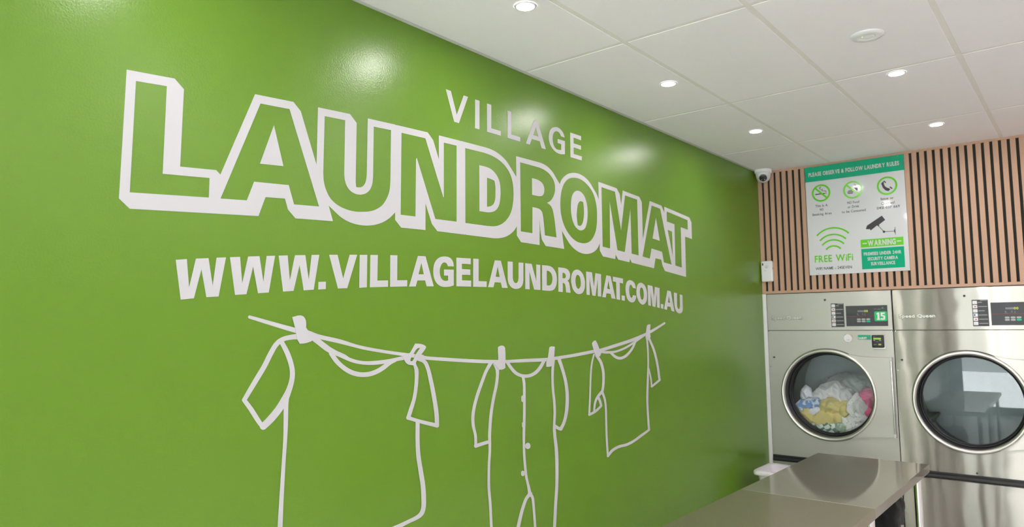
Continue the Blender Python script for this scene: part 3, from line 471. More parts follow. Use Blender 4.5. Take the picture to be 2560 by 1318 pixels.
  '14150,15113 14164,15110 14118,15112 14193,15094 14090,15099 14214,15070 14073,15076 14221,15041 14070,15065 14220,15030 14052,14993 14210,14954 14033,14919 14200,14879 14015,14845 14190,14807 14002,14772 14184,14739 13996,14693 14179,14667 13995,14619 14178,14597 13995,14537 14176,14515 13994,14476 14176,14455 13995,14410 14175,14389 13996,14339 14175,14319 13997,14266 14175,14246 13998,14192 14175,14171 13999,14118 14174,14096 13999,14046 14173,14023 13999,13972 14171,13948 14000,13898 14168,13873 14000,13824 14165,13799 14001,13749 14162,13724 14000,13672 14158,13647 13999,13593 14154,13567 13997,13512 14149,13485 13995,13447 14145,13419 13992,13379 14141,13350 13989,13309 14136,13280 13985,13237 14132,13208 13980,13165 14126,13135 13976,13092 14121,13061 13971,13018 14116,12988 13967,12946 14111,12915 13962,12874 14107,12843 13958,12804 14102,12773 13953,12735 14098,12705 13949,12661 14094,12630 13944,12588 14091,12557 13940,12516 14088,12484 13936,12445 14085,12413 13931,12374 14082,12342 13927,12304 14079,12271 13922,12234 14076,12200 13918,12164 14073,12129 13914,12093 14070,12057 13909,12023 14067,11986 13905,11953 14063,11915 13900,11883 14060,11845 13896,11814 14057,11775 13891,11744 14054,11705 13887,11673 14050,11634 13882,11602 14047,11562 13878,11529 14044,11489 13874,11455 14042,11414 13870,11391 14039,11350 13867,11327 14038,11286 13863,11263 14036,11220 13860,11197 14034,11154 13856,11132 14033,11088 13853,11065 14031,11021 13850,10998 14030,10953 13847,10930 14028,10884 13843,10861 14026,10814 13840,10791 14024,10743 13838,10720 14022,10672 13835,10648 14020,10599 13833,10587 14017,10538 13830,10524 14015,10475 13829,10461 14012,10412 13827,10397 14009,10347 13825,10332 14007,10282 13823,10266 14004,10216 13822,10200 14000,10150 13820,10133 13997,10083 13818,10066 13994,10016 13817,9998 13991,9949 13815,9931 13988,9882 13814,9863 13984,9814 13812,9796 13981,9747 13811,9729 13978,9680 13809,9662 13975,9613 13808,9596 13972,9547 13806,9530 13969,9481 13807,9518 13967,9470 13819,9486 13953,9446 13844,9458 13926,9434 13878,9439 13892,9435',
  '15078,16977 15091,16991 15060,16935 15135,17015 15065,16891 15187,17021 15091,16851 15238,17008 15107,16838 15257,16997 15178,16789 15329,16948 15250,16740 15401,16899 15323,16690 15473,16850 15397,16639 15548,16799 15478,16583 15632,16743 15563,16524 15717,16687 15652,16465 15799,16633 15746,16411 15876,16586 15854,16363 15964,16537 15959,16324 16055,16491 16068,16285 16156,16442 16155,16251 16240,16406 16252,16214 16334,16368 16348,16176 16431,16329 16434,16142 16521,16292 16501,16115 16599,16255 16566,16087 16664,16212 16640,16055 16717,16176 16725,16024 16786,16147 16821,15991 16875,16115 16924,15960 16972,16085 17025,15932 17066,16059 17120,15910 17154,16038 17215,15891 17242,16020 17312,15874 17333,16005 17413,15860 17426,15993 17527,15847 17533,15984 17644,15836 17644,15979 17763,15829 17758,15977 17884,15825 17874,15976 17987,15823 17972,15976 18092,15824 18073,15978 18198,15827 18175,15982 18302,15832 18276,15986 18405,15838 18375,15991 18518,15847 18485,15997 18628,15859 18592,16004 18737,15872 18701,16013 18853,15885 18816,16024 18964,15896 18925,16036 19080,15908 19039,16051 19199,15920 19156,16067 19319,15931 19275,16083 19438,15943 19393,16099 19456,15946 19412,16100 19493,15964 19457,16092 19517,15993 19494,16071 19521,16026 19517,16040',
  '15868,16420 15883,16428 15840,16393 15927,16436 15829,16358 15971,16428 15837,16321 16008,16405 15845,16307 16020,16393 15896,16241 16072,16325 15947,16172 16122,16257 16001,16102 16172,16193 16063,16032 16226,16133 16133,15964 16287,16072 16207,15899 16353,16012 16285,15836 16422,15953 16365,15776 16495,15899 16446,15720 16569,15848 16531,15665 16648,15801 16618,15615 16727,15758 16707,15569 16804,15720 16811,15524 16894,15681 16916,15486 16984,15649 17022,15455 17076,15622 17126,15429 17166,15601 17233,15409 17256,15584 17345,15396 17350,15573 17476,15388 17464,15567 17614,15388 17583,15568 17752,15398 17702,15577 17861,15415 17790,15590 17966,15438 17882,15609 18068,15466 17974,15633 18167,15497 18062,15660 18283,15540 18166,15698 18393,15587 18265,15742 18500,15637 18362,15788 18598,15692 18453,15837 18688,15747 18547,15891 18773,15793 18651,15942 18856,15826 18756,15979 18947,15857 18856,16007 19043,15889 18954,16035 19058,15896 18971,16039 19088,15919 19016,16038 19102,15951 19057,16023 19095,15985 19088,15997',
  '19995,15755 20007,15759 19972,15739 20041,15762 19960,15716 20074,15754 19963,15691 20100,15737 19969,15682 20107,15728 20006,15601 20180,15651 20032,15525 20245,15553 20044,15442 20268,15440 20050,15338 20267,15324 20051,15226 20261,15209 20049,15135 20257,15116 20045,15043 20249,15020 20037,14949 20239,14922 20025,14851 20224,14821 20013,14772 20211,14739 19998,14689 20196,14654 19982,14604 20178,14566 19963,14520 20158,14479 19942,14438 20136,14393 19918,14361 20112,14310 19888,14281 20082,14224 19852,14203 20048,14140 19815,14127 20013,14060 19776,14051 19978,13982 19740,13975 19944,13907 19702,13891 19907,13822 19665,13809 19869,13739 19628,13727 19831,13658 19591,13646 19794,13576 19587,13633 19787,13564 19591,13599 19757,13542 19614,13567 19715,13532 19651,13543 19669,13537',
  '19589,13646 19595,13658 19589,13612 19621,13683 19608,13579 19661,13696 19643,13554 19707,13693 19660,13546 19725,13689 19783,13507 19846,13644 19907,13467 19968,13599 20029,13427 20086,13557 20174,13380 20228,13510 20337,13328 20389,13461 20430,13299 20481,13434 20536,13267 20586,13404 20651,13232 20701,13371 20774,13195 20825,13337 20902,13157 20954,13301 21031,13118 21084,13265 21159,13079 21214,13229 21283,13042 21339,13194 21303,13037 21358,13187 21353,13037 21399,13161 21394,13051 21423,13127 21421,13078 21426,13092',
  '21324,13032 21303,13034 21374,13038 21254,13050 21412,13059 21214,13079 21430,13091 21194,13115 21432,13106 21191,13129 21430,13193 21187,13218 21430,13279 21185,13303 21428,13367 21182,13389 21424,13461 21176,13477 21415,13562 21166,13573 21404,13643 21155,13650 21391,13730 21142,13733 21375,13819 21126,13820 21357,13912 21108,13910 21338,14006 21090,14002 21317,14100 21070,14095 21296,14193 21050,14187 21276,14284 21030,14276 21255,14372 21010,14362 21234,14460 20990,14449 21211,14547 20969,14534 21188,14633 20948,14618 21165,14718 20926,14702 21141,14802 20904,14784 21117,14884 20881,14866 21092,14966 20859,14946 21068,15045 20836,15025 21039,15140 20808,15120 21010,15236 20782,15215 20981,15330 20755,15307 20949,15423 20727,15394 20915,15510 20698,15474 20878,15590 20665,15546 20826,15693 20617,15639 20763,15791 20569,15713 20664,15881 20519,15763 20526,15939 20444,15801 20388,15970 20332,15837 20261,15997 20210,15875 20246,15999 20196,15880 20208,15998 20167,15899 20175,15985 20150,15925 20154,15963 20149,15953',
  '20201,13511 20221,13509 20154,13506 20268,13492 20118,13486 20304,13464 20098,13455 20322,13429 20096,13441 20324,13414 20096,13359 20323,13331 20094,13276 20321,13248 20093,13194 20319,13164 20091,13111 20317,13081 20090,13028 20315,12998 20089,12945 20314,12916 20089,12863 20313,12835 20089,12782 20314,12755 20091,12702 20316,12676 20093,12609 20319,12583 20096,12518 20323,12492 20099,12428 20328,12403 20103,12338 20335,12314 20109,12248 20342,12225 20117,12158 20352,12137 20127,12066 20364,12048 20140,11973 20379,11958 20156,11879 20396,11868 20174,11786 20415,11776 20193,11694 20436,11684 20213,11601 20458,11591 20232,11510 20479,11498 20250,11418 20499,11405 20268,11325 20519,11312 20288,11230 20541,11217 20308,11136 20562,11122 20327,11042 20583,11026 20345,10951 20603,10932 20361,10863 20620,10840 20374,10778 20635,10750 20385,10680 20647,10646 20394,10584 20657,10547 20400,10492 20663,10450 20404,10402 20667,10356 20407,10313 20669,10266 20410,10214 20671,10166 20413,10119 20671,10067 20411,10033 20665,9969 20399,9958 20649,9878 20376,9886 20621,9790 20346,9825 20582,9708 20312,9781 20517,9634 20241,9733 20400,9573 20136,9694 20260,9535 20046,9672 20148,9514 19937,9654 20026,9499 19815,9638 19901,9487 19689,9622 19776,9472 19592,9609 19682,9457 19494,9596 19587,9442 19395,9584 19489,9425 19293,9572 19387,9408 19185,9560 19278,9393 19071,9548 19162,9378 18986,9540 19076,9369 18898,9531 18987,9359 18806,9522 18895,9350 18712,9513 18799,9342 18615,9504 18701,9333 18517,9495 18601,9325 18417,9487 18499,9318 18316,9479 18396,9311 18214,9472 18292,9304 18113,9466 18188,9299 18011,9460 18083,9294 17910,9456 17980,9290 17823,9453 17891,9288 17736,9451 17801,9286 17647,9450 17710,9285 17557,9449 17618,9285 17466,9449 17526,9285 17375,9449 17433,9286 17283,9450 17340,9287 17191,9451 17248,9289 17099,9452 17155,9290 17007,9453 17063,9292 16916,9455 16971,9294 16825,9456 16880,9295 16734,9457 16789,9297 16644,9458 16700,9298 16556,9459 16611,9300 16468,9459 16524,9300 16381,9459 16438,9301 16295,9459 16353,9301 16209,9458 16268,9301 16125,9457 16183,9300 16040,9456 16098,9299 15957,9455 16014,9299 15873,9454 15931,9298 15791,9454 15847,9298 15708,9453 15764,9298 15626,9453 15681,9298 15545,9453 15598,9298 15464,9454 15515,9299 15383,9455 15433,9301 15302,9457 15350,9303 15222,9459 15268,9306 15141,9462 15186,9310 15061,9467 15103,9315 14980,9472 15020,9320 14900,9478 14938,9327 14819,9484 14856,9334 14739,9491 14774,9341 14659,9498 14693,9349 14579,9506 14612,9357 14499,9514 14531,9366 14419,9522 14451,9374 14340,9531 14371,9383 14261,9539 14292,9392 14182,9548 14213,9401 14104,9556 14135,9409 14025,9564 14057,9417 13948,9571 13980,9425 13871,9579 13904,9433 13857,9579 13889,9435 13828,9570 13855,9451 13810,9549 13826,9476 13806,9520 13809,9507',
 ],
 'romper': [
  '24831,15616 24851,15608 24777,15627 24889,15579 24722,15621 24905,15543 24677,15601 24897,15507 24664,15590 24888,15494 24590,15504 24803,15412 24516,15419 24719,15331 24440,15331 24639,15250 24367,15236 24563,15162 24312,15157 24509,15089 24259,15076 24457,15012 24207,14992 24407,14930 24157,14907 24358,14846 24107,14822 24308,14760 24056,14735 24258,14673 24008,14652 24209,14589 23958,14567 24158,14504 23908,14480 24108,14417 23858,14392 24059,14330 23810,14304 24011,14243 23765,14217 23966,14158 23723,14132 23925,14074 23681,14042 23883,13985 23640,13952 23843,13897 23603,13863 23806,13809 23568,13774 23772,13723 23537,13687 23742,13639 23511,13601 23716,13557 23481,13492 23688,13451 23458,13385 23666,13348 23442,13279 23651,13247 23435,13174 23643,13150 23439,13053 23643,13036 23454,12934 23653,12925 23478,12812 23672,12811 23509,12710 23698,12717 23548,12610 23733,12619 23585,12511 23769,12516 23612,12414 23796,12408 23623,12328 23808,12312 23628,12238 23813,12216 23628,12145 23813,12121 23627,12052 23813,12028 23629,11958 23815,11935 23630,11947 23813,11924 23646,11921 23798,11901 23676,11899 23769,11887 23714,11886 23731,11884',
  '23604,11930 23597,11945 23636,11896 23597,11981 23683,11871 23620,12011 23738,11860 23663,12029 23760,11861 23683,12032 23891,11873 23816,12040 24022,11886 23949,12047 24156,11897 24087,12055 24302,11909 24235,12064 24452,11919 24386,12072 24604,11929 24539,12081 24622,11932 24558,12081 24661,11947 24608,12071 24683,11973 24650,12049 24684,12005 24678,12019',
  '24966,15560 24980,15565 24940,15541 25019,15570 24930,15516 25059,15564 24937,15490 25092,15548 24945,15480 25102,15539 25034,15364 25230,15427 25103,15254 25339,15298 25126,15183 25370,15190 25142,15097 25370,15087 25147,14998 25361,14982 25142,14913 25352,14891 25129,14822 25337,14794 25109,14726 25318,14694 25085,14628 25295,14593 25059,14530 25269,14492 25033,14443 25241,14400 25002,14354 25208,14308 24967,14264 25173,14216 24932,14172 25137,14125 24897,14080 25103,14033 24865,13986 25072,13942 24835,13889 25041,13846 24806,13792 25012,13750 24777,13695 24984,13653 24750,13597 24957,13555 24725,13498 24932,13458 24702,13400 24908,13361 24681,13302 24888,13265 24662,13205 24869,13168 24645,13107 24851,13071 24629,13009 24836,12974 24614,12911 24821,12877 24601,12813 24808,12780 24589,12713 24796,12680 24577,12609 24784,12577 24567,12505 24774,12473 24558,12404 24766,12373 24553,12310 24760,12280 24550,12223 24756,12198 24557,12086 24760,12064 24567,11959 24765,11937 24572,11855 24763,11830 24575,11746 24757,11719 24573,11626 24749,11598 24567,11538 24741,11507 24557,11442 24731,11409 24546,11341 24719,11308 24533,11238 24707,11204 24522,11135 24697,11102 24513,11034 24688,11002 24507,10939 24682,10907 24502,10844 24677,10813 24498,10749 24672,10718 24495,10655 24669,10624 24492,10562 24666,10531 24489,10470 24664,10439 24486,10370 24662,10339 24482,10273 24661,10241 24479,10176 24661,10144 24479,10076 24663,10045 24482,9970 24667,9942 24489,9879 24674,9853 24499,9787 24684,9762 24510,9693 24696,9669 24524,9596 24709,9573 24537,9498 24722,9473 24549,9396 24734,9370 24560,9291 24745,9263 24567,9204 24753,9174 24574,9112 24760,9081 24581,9017 24766,8985 24587,8920 24772,8887 24593,8821 24778,8788 24599,8721 24784,8687 24604,8620 24790,8586 24610,8520 24795,8485 24615,8421 24801,8386 24621,8323 24806,8288 24627,8228 24812,8193 24633,8132 24818,8096 24639,8036 24824,8000 24644,7941 24830,7904 24650,7847 24836,7810 24656,7754 24841,7716 24662,7660 24847,7622 24667,7567 24853,7529 24673,7474 24859,7435 24679,7380 24864,7341 24685,7287 24870,7247 24687,7276 24870,7237 24704,7249 24856,7216 24734,7225 24827,7205 24773,7209 24789,7205',
  '25910,15585 25928,15591 25877,15562 25977,15597 25864,15531 26027,15589 25872,15499 26068,15569 25881,15487 26080,15558 25963,15401 26163,15470 26048,15312 26244,15385 26143,15220 26334,15300 26264,15114 26452,15201 26401,15004 26580,15104 26558,14906 26706,15027 26776,14815 26885,14954 26999,14753 27072,14902 27188,14717 27223,14874 27381,14699 27376,14861 27609,14698 27565,14860 27842,14720 27757,14880 28010,14756 27885,14908 28170,14805 28018,14949 28320,14866 28142,15000 28465,14941 28263,15064 28596,15028 28377,15141 28717,15122 28485,15225 28828,15227 28589,15319 28926,15337 28686,15422 29023,15446 28786,15529 29032,15458 28799,15540 29037,15492 28843,15560 29018,15526 28899,15567 28977,15552 28956,15559',
  '27130,14832 27149,14833 27088,14821 27196,14826 27058,14799 27236,14808 27048,14772 27261,14781 27049,14760 27266,14769 27079,14657 27291,14666 27108,14556 27316,14561 27130,14443 27336,14441 27138,14363 27343,14355 27142,14275 27346,14263 27143,14180 27347,14166 27142,14081 27347,14065 27139,13979 27345,13963 27137,13877 27343,13859 27135,13774 27342,13757 27135,13673 27341,13656 27134,13570 27340,13552 27132,13466 27338,13447 27130,13360 27336,13340 27128,13254 27333,13233 27125,13148 27330,13126 27121,13042 27327,13019 27117,12937 27323,12914 27112,12832 27317,12807 27105,12725 27311,12698 27097,12616 27304,12589 27089,12509 27296,12481 27082,12403 27288,12375 27075,12300 27281,12272 27069,12201 27275,12173 27065,12107 27269,12080 27062,12002 27264,11976 27062,11905 27259,11879 27062,11811 27255,11787 27063,11718 27252,11694 27064,11622 27251,11598 27065,11517 27250,11493 27066,11411 27250,11388 27068,11304 27252,11281 27071,11195 27256,11173 27076,11085 27262,11063 27082,10984 27270,10963 27090,10881 27279,10860 27099,10776 27291,10755 27109,10671 27303,10651 27120,10569 27317,10549 27132,10471 27330,10451 27148,10348 27346,10327 27165,10228 27363,10208 27185,10111 27382,10093 27210,9993 27406,9980 27242,9885 27435,9876 27280,9778 27470,9773 27317,9676 27507,9669 27348,9577 27543,9568 27374,9464 27586,9451 27395,9354 27629,9338 27417,9243 27672,9226 27423,9229 27674,9212 27453,9195 27662,9181 27500,9169 27628,9160 27556,9155 27578,9153',
  '27709,9183 27727,9168 27653,9211 27756,9129 27589,9225 27758,9090 27530,9221 27732,9059 27510,9215 27716,9050 27360,9143 27555,8997 27215,9056 27414,8933 27137,8982 27353,8879 27073,8902 27295,8807 27016,8819 27242,8727 26961,8737 27190,8644 26904,8647 27135,8556 26849,8555 27084,8465 26796,8459 27035,8370 26745,8359 26987,8270 26704,8275 26949,8187 26665,8187 26912,8100 26626,8097 26875,8009 26588,8006 26838,7917 26550,7915 26801,7825 26512,7827 26764,7736 26475,7742 26726,7649 26436,7655 26687,7562 26398,7569 26648,7476 26361,7484 26611,7391 26326,7401 26576,7309 26294,7319 26545,7230 26260,7219 26511,7132 26230,7123 26482,7038 26203,7030 26454,6944 26175,6936 26426,6850 26173,6923 26420,6838 26185,6887 26390,6816 26219,6852 26344,6809 26267,6825 26289,6817',
  '27454,9245 27474,9251 27418,9220 27534,9253 27407,9184 27598,9239 27424,9144 27653,9210 27438,9128 27671,9195 27557,9033 27770,9081 27653,8938 27861,8952 27691,8851 27900,8832 27709,8744 27915,8716 27726,8625 27927,8596 27741,8530 27939,8502 27755,8431 27950,8401 27767,8328 27961,8297 27779,8222 27971,8191 27791,8115 27981,8084 27801,8017 27991,7985 27811,7917 28000,7885 27820,7816 28010,7783 27829,7714 28019,7680 27838,7610 28029,7576 27847,7507 28038,7472 27857,7396 28048,7361 27867,7282 28058,7246 27877,7167 28068,7131 27888,7054 28079,7018 27898,6946 28089,6910 27909,6847 28100,6811 27926,6716 28116,6682 27943,6598 28134,6563 27960,6480 28151,6444 27963,6469 28151,6435 27982,6443 28138,6414 28015,6420 28110,6403 28055,6405 28072,6402',
  '29729,15628 29749,15626 29680,15625 29794,15612 29639,15610 29826,15588 29614,15585 29839,15560 29609,15574 29838,15548 29578,15443 29807,15416 29547,15311 29776,15285 29521,15173 29749,15150 29504,15055 29730,15034 29491,14935 29712,14916 29482,14810 29698,14793 29476,14680 29689,14666 29474,14574 29686,14561 29474,14463 29686,14451 29476,14349 29688,14338 29480,14234 29693,14224 29486,14120 29699,14110 29495,14007 29708,13999 29506,13900 29719,13894 29521,13794 29734,13790 29539,13689 29751,13685 29556,13585 29768,13580 29571,13481 29784,13474 29583,13378 29796,13368 29592,13275 29806,13263 29600,13171 29814,13158 29606,13068 29820,13052 29610,12965 29824,12947 29612,12862 29825,12842 29610,12760 29824,12737 29604,12655 29817,12629 29594,12545 29803,12516 29582,12435 29787,12405 29568,12329 29773,12299 29556,12232 29762,12204 29547,12149 29759,12124 29535,12051 29772,12028 29530,11959 29790,11937 29537,11845 29802,11823 29553,11714 29814,11694 29571,11575 29831,11557 29586,11467 29849,11450 29604,11352 29872,11335 29622,11234 29897,11215 29638,11116 29920,11094 29652,11001 29938,10975 29662,10889 29951,10859 29671,10778 29960,10745 29677,10666 29966,10631 29683,10553 29971,10516 29687,10437 29974,10399 29689,10329 29975,10289 29691,10219 29975,10177 29691,10107 29972,10064 29691,9995 29969,9950 29689,9881 29965,9835 29686,9767 29960,9720 29683,9663 29954,9616 29679,9558 29948,9510 29675,9452 29941,9403 29669,9346 29934,9296 29662,9241 29925,9190 29654,9135 29915,9083 29645,9031 29904,8977 29633,8929 29891,8873 29619,8830 29877,8772 29604,8731 29861,8672 29588,8631 29845,8571 29571,8529 29828,8469 29555,8422 29812,8362 29539,8310 29797,8250 29527,8215 29784,8156 29515,8116 29772,8057 29504,8014 29760,7954 29492,7909 29748,7849 29480,7802 29737,7741 29468,7694 29725,7633 29457,7586 29713,7524 29445,7478 29701,7416 29433,7372 29689,7309 29421,7267 29677,7203 29409,7165 29664,7101 29397,7062 29652,6997 29384,6960 29639,6895 29372,6859 29627,6793 29359,6759 29614,6692 29347,6660 29601,6592 29334,6561 29588,6492 29322,6462 29576,6393 29309,6363 29563,6294 29297,6264 29550,6194 29284,6164 29538,6094 29285,6151 29534,6082 29302,6117 29509,6060 29340,6086 29466,6050 29391,6062 29413,6056',
  '30104,15581 30130,15585 30049,15561 30198,15583 30015,15528 30259,15565 30009,15489 30303,15533 30015,15474 30314,15518 30078,15363 30371,15406 30143,15253 30429,15294 30206,15142 30487,15181 30267,15031 30544,15067 30325,14919 30599,14951 30383,14800 30656,14830 30439,14680 30713,14708 30492,14560 30768,14584 30540,14439 30819,14458 30580,14320 30863,14333 30614,14201 30901,14209 30642,14081 30934,14084 30664,13961 30961,13960 30682,13844 30983,13837 30694,13729 30999,13718 30704,13604 31009,13586 30706,13482 31012,13459 30703,13362 31008,13333 30694,13239 30998,13205 30683,13133 30987,13096 30668,13027 30972,12986 30650,12921 30953,12875 30627,12816 30928,12765 30599,12715 30898,12658 30560,12593 30853,12531 30515,12473 30800,12406 30462,12359 30738,12285 30401,12256 30667,12170 30314,12149 30568,12053 30212,12051 30461,11948 30109,11950 30357,11847 30099,11938 30343,11837 30094,11904 30296,11820 30114,11869 30238,11818 30156,11840 30178,11831',
  '30377,11864 30370,11851 30377,11901 30333,11825 30350,11937 30277,11813 30301,11966 30213,11817 30277,11975 30188,11823 30131,12015 30033,11870 30010,12053 29870,11930 29906,12105 29740,12011 29792,12169 29635,12090 29777,12178 29622,12100 29730,12193 29602,12128 29681,12196 29603,12156 29638,12187 29624,12180',
  '27113,13873 27135,13871 27062,13867 27185,13857 27023,13849 27224,13831 27002,13820 27244,13799 27000,13807 27246,13786 26998,13724 27244,13702 26996,13640 27242,13618 26998,13627 27240,13605 27017,13595 27219,13576 27056,13569 27179,13558 27106,13554 27128,13552',
  '27108,12598 27125,12596 27069,12595 27164,12584 27038,12581 27194,12563 27022,12560 27210,12538 27020,12550 27211,12528 27019,12483 27209,12461 27017,12417 27208,12394 27018,12406 27206,12384 27034,12381 27190,12363 27064,12361 27159,12349 27103,12348 27119,12346',
  '27440,11577 27476,11572 27354,11572 27561,11544 27288,11544 27627,11498 27253,11499 27660,11443 27249,11478 27663,11420 27248,11455 27662,11397 27248,11432 27662,11374 27251,11410 27658,11353 27283,11355 27622,11307 27348,11309 27555,11280 27433,11281 27469,11276',
  '27030,10320 27053,10316 26975,10318 27108,10297 26932,10302 27150,10266 26910,10273 27171,10230 26907,10260 27173,10215 26906,10214 27172,10169 26905,10168 27171,10124 26907,10154 27168,10110 26928,10118 27146,10081 26970,10087 27103,10065 27024,10068 27047,10064',
 ],
 'baby': [
  '34040,15727 34045,15739 34046,15696 34073,15765 34075,15669 34120,15782 34123,15650 34177,15786 34145,15646 34200,15784 34376,15614 34426,15753 34616,15586 34648,15728 34859,15569 34870,15715 35100,15562 35102,15707 35340,15560 35332,15696 35596,15568 35562,15693 35908,15595 35854,15712 36226,15634 36160,15747 36548,15682 36468,15793 36870,15741 36777,15851 37095,15792 36988,15899 37316,15848 37201,15954 37532,15905 37412,16010 37826,15988 37700,16093 38114,16074 37982,16178 38385,16160 38248,16263 38660,16247 38524,16351 38880,16316 38751,16418 39113,16387 38987,16486 39348,16458 39226,16555 39364,16464 39244,16559 39393,16484 39293,16563 39402,16508 39341,16556 39390,16531 39379,16540',
  '35239,15652 35258,15660 35207,15626 35313,15670 35199,15595 35374,15667 35217,15565 35427,15651 35231,15554 35444,15642 35346,15480 35555,15570 35472,15404 35670,15502 35630,15321 35811,15434 35817,15246 35959,15381 36043,15190 36127,15344 36291,15160 36299,15325 36539,15167 36470,15328 36778,15201 36648,15351 37017,15265 36848,15400 37240,15348 37046,15468 37455,15449 37245,15555 37650,15562 37430,15655 37820,15678 37596,15759 37972,15803 37742,15870 38098,15933 37859,15991 38212,16064 37969,16119 38219,16075 37979,16129 38220,16104 38020,16149 38196,16130 38074,16158 38152,16149 38131,16154',
  '33543,15623 33557,15620 33507,15624 33587,15608 33475,15616 33606,15591 33452,15601 33610,15571 33447,15594 33607,15564 33384,15483 33544,15452 33322,15372 33481,15342 33266,15260 33427,15233 33220,15150 33385,15126 33181,15040 33351,15018 33146,14923 33321,14902 33119,14810 33297,14791 33097,14692 33277,14675 33077,14566 33258,14549 33057,14429 33239,14412 33045,14333 33226,14316 33034,14230 33214,14214 33024,14121 33201,14106 33014,14009 33189,13993 33004,13893 33177,13877 32995,13776 33165,13760 32984,13659 33153,13642 32973,13543 33141,13526 32961,13429 33129,13412 32948,13314 33117,13295 32934,13198 33105,13179 32919,13081 33094,13062 32904,12965 33082,12944 32888,12848 33071,12827 32872,12732 33059,12709 32857,12616 33048,12592 32841,12499 33037,12475 32826,12384 33025,12358 32826,12374 33023,12349 32840,12351 33004,12330 32870,12331 32970,12318 32911,12319 32928,12316',
  '32819,12318 32810,12329 32854,12293 32803,12358 32903,12278 32819,12384 32956,12274 32855,12402 32976,12276 32873,12406 33178,12307 33074,12438 33387,12340 33271,12470 33598,12386 33456,12510 33807,12459 33645,12573 34002,12544 33837,12651 34194,12627 34034,12731 34208,12634 34050,12736 34228,12657 34097,12742 34227,12684 34147,12736 34205,12710 34191,12719',
  '34175,12639 34153,12639 34224,12649 34098,12646 34256,12671 34051,12666 34267,12699 34020,12693 34264,12711 34013,12705 34215,12843 33965,12834 34155,12976 33911,12955 34077,13090 33842,13056 33996,13195 33763,13159 33985,13207 33756,13170 33945,13230 33755,13200 33893,13243 33777,13225 33838,13244 33818,13241',
  '33414,12387 33396,12389 33457,12388 33355,12402 33492,12400 33325,12422 33511,12419 33311,12445 33514,12428 33311,12455 33531,12560 33329,12586 33548,12690 33348,12719 33586,12812 33385,12851 33649,12927 33442,12978 33733,13037 33516,13102 33838,13135 33620,13220 33975,13220 33765,13326 34144,13301 33931,13419 34318,13385 34093,13509 34335,13395 34112,13517 34357,13426 34172,13528 34351,13462 34237,13524 34317,13494 34297,13505',
  '33677,15557 33696,15564 33641,15532 33753,15572 33629,15501 33813,15567 33643,15469 33864,15548 33655,15457 33880,15538 33788,15350 34021,15433 33916,15246 34168,15323 34025,15137 34299,15198 34102,15033 34387,15076 34171,14918 34457,14949 34228,14798 34511,14818 34272,14678 34553,14688 34299,14558 34581,14557 34310,14436 34594,14426 34311,14312 34597,14297 34308,14189 34592,14169 34301,14062 34579,14038 34286,13933 34557,13905 34266,13810 34529,13778 34241,13703 34497,13664 34193,13580 34445,13533 34139,13467 34390,13417 34136,13456 34382,13406 34144,13426 34349,13385 34175,13399 34300,13374 34222,13380 34244,13376',
  '34233,13506 34254,13509 34189,13491 34310,13506 34163,13467 34362,13491 34160,13437 34400,13467 34166,13425 34409,13455 34275,13267 34509,13292 34372,13104 34601,13119 34427,12971 34651,12975 34470,12829 34688,12825 34503,12667 34716,12658 34515,12568 34726,12555 34522,12459 34732,12443 34524,12344 34735,12326 34524,12224 34735,12204 34523,12101 34735,12080 34521,11977 34733,11956 34520,11854 34733,11833 34520,11735 34734,11714 34522,11618 34736,11596 34523,11501 34737,11479 34524,11384 34738,11361 34526,11267 34739,11244 34527,11150 34740,11127 34530,11033 34743,11010 34533,10917 34746,10894 34538,10800 34751,10778 34545,10686 34758,10664 34554,10572 34767,10550 34563,10458 34776,10436 34574,10344 34787,10323 34585,10231 34798,10209 34596,10118 34809,10095 34607,10004 34820,9981 34617,9891 34830,9867 34619,9881 34829,9857 34639,9856 34813,9837 34674,9836 34781,9824 34719,9824 34737,9822',
  '34653,9813 34635,9822 34706,9795 34602,9851 34762,9790 34592,9881 34811,9798 34607,9908 34826,9805 34619,9916 34978,9884 34762,9999 35124,9960 34912,10084 35284,10021 35097,10160 35492,10069 35337,10218 35732,10104 35604,10258 35986,10128 35884,10284 36182,10131 36113,10289 36398,10123 36344,10282 36633,10115 36565,10275 36873,10118 36775,10277 37119,10138 36997,10293 37360,10167 37225,10318 37596,10203 37453,10349 37827,10243 37674,10384 38043,10286 37877,10425 38250,10334 38074,10473 38454,10384 38275,10524 38662,10434 38489,10574 38898,10488 38733,10625 39142,10544 38985,10675 39391,10601 39242,10725 39641,10659 39499,10776 39659,10663 39519,10779 39689,10682 39573,10778 39698,10707 39627,10766 39682,10735 39670,10745',
  '39560,10651 39535,10653 39618,10655 39476,10668 39661,10671 39429,10692 39683,10696 39404,10721 39684,10708 39401,10733 39670,10840 39392,10863 39655,10970 39382,10993 39640,11101 39373,11122 39626,11232 39364,11253 39613,11365 39355,11386 39602,11502 39347,11522 39592,11634 39339,11653 39582,11768 39330,11787 39573,11905 39320,11923 39565,12042 39312,12061 39560,12181 39306,12200 39557,12321 39303,12341 39559,12461 39304,12482 39565,12594 39309,12617 39575,12731 39319,12754 39587,12869 39331,12893 39603,13009 39345,13033 39619,13148 39361,13172 39636,13285 39378,13309 39652,13419 39394,13442 39666,13549 39410,13571 39682,13692 39429,13714 39699,13830 39450,13851 39715,13965 39472,13985 39731,14099 39493,14118 39745,14234 39513,14252 39758,14373 39529,14389 39768,14500 39542,14514 39778,14627 39555,14640 39787,14755 39566,14767 39794,14885 39575,14895 39800,15015 39583,15024 39803,15145 39587,15153 39804,15276 39589,15282 39802,15410 39586,15414 39797,15545 39579,15547 39789,15680 39569,15681 39779,15815 39557,15815 39770,15950 39545,15950 39760,16085 39532,16085 39752,16220 39522,16219 39749,16230 39523,16229 39728,16252 39540,16251 39691,16268 39576,16268 39642,16275 39622,16275',
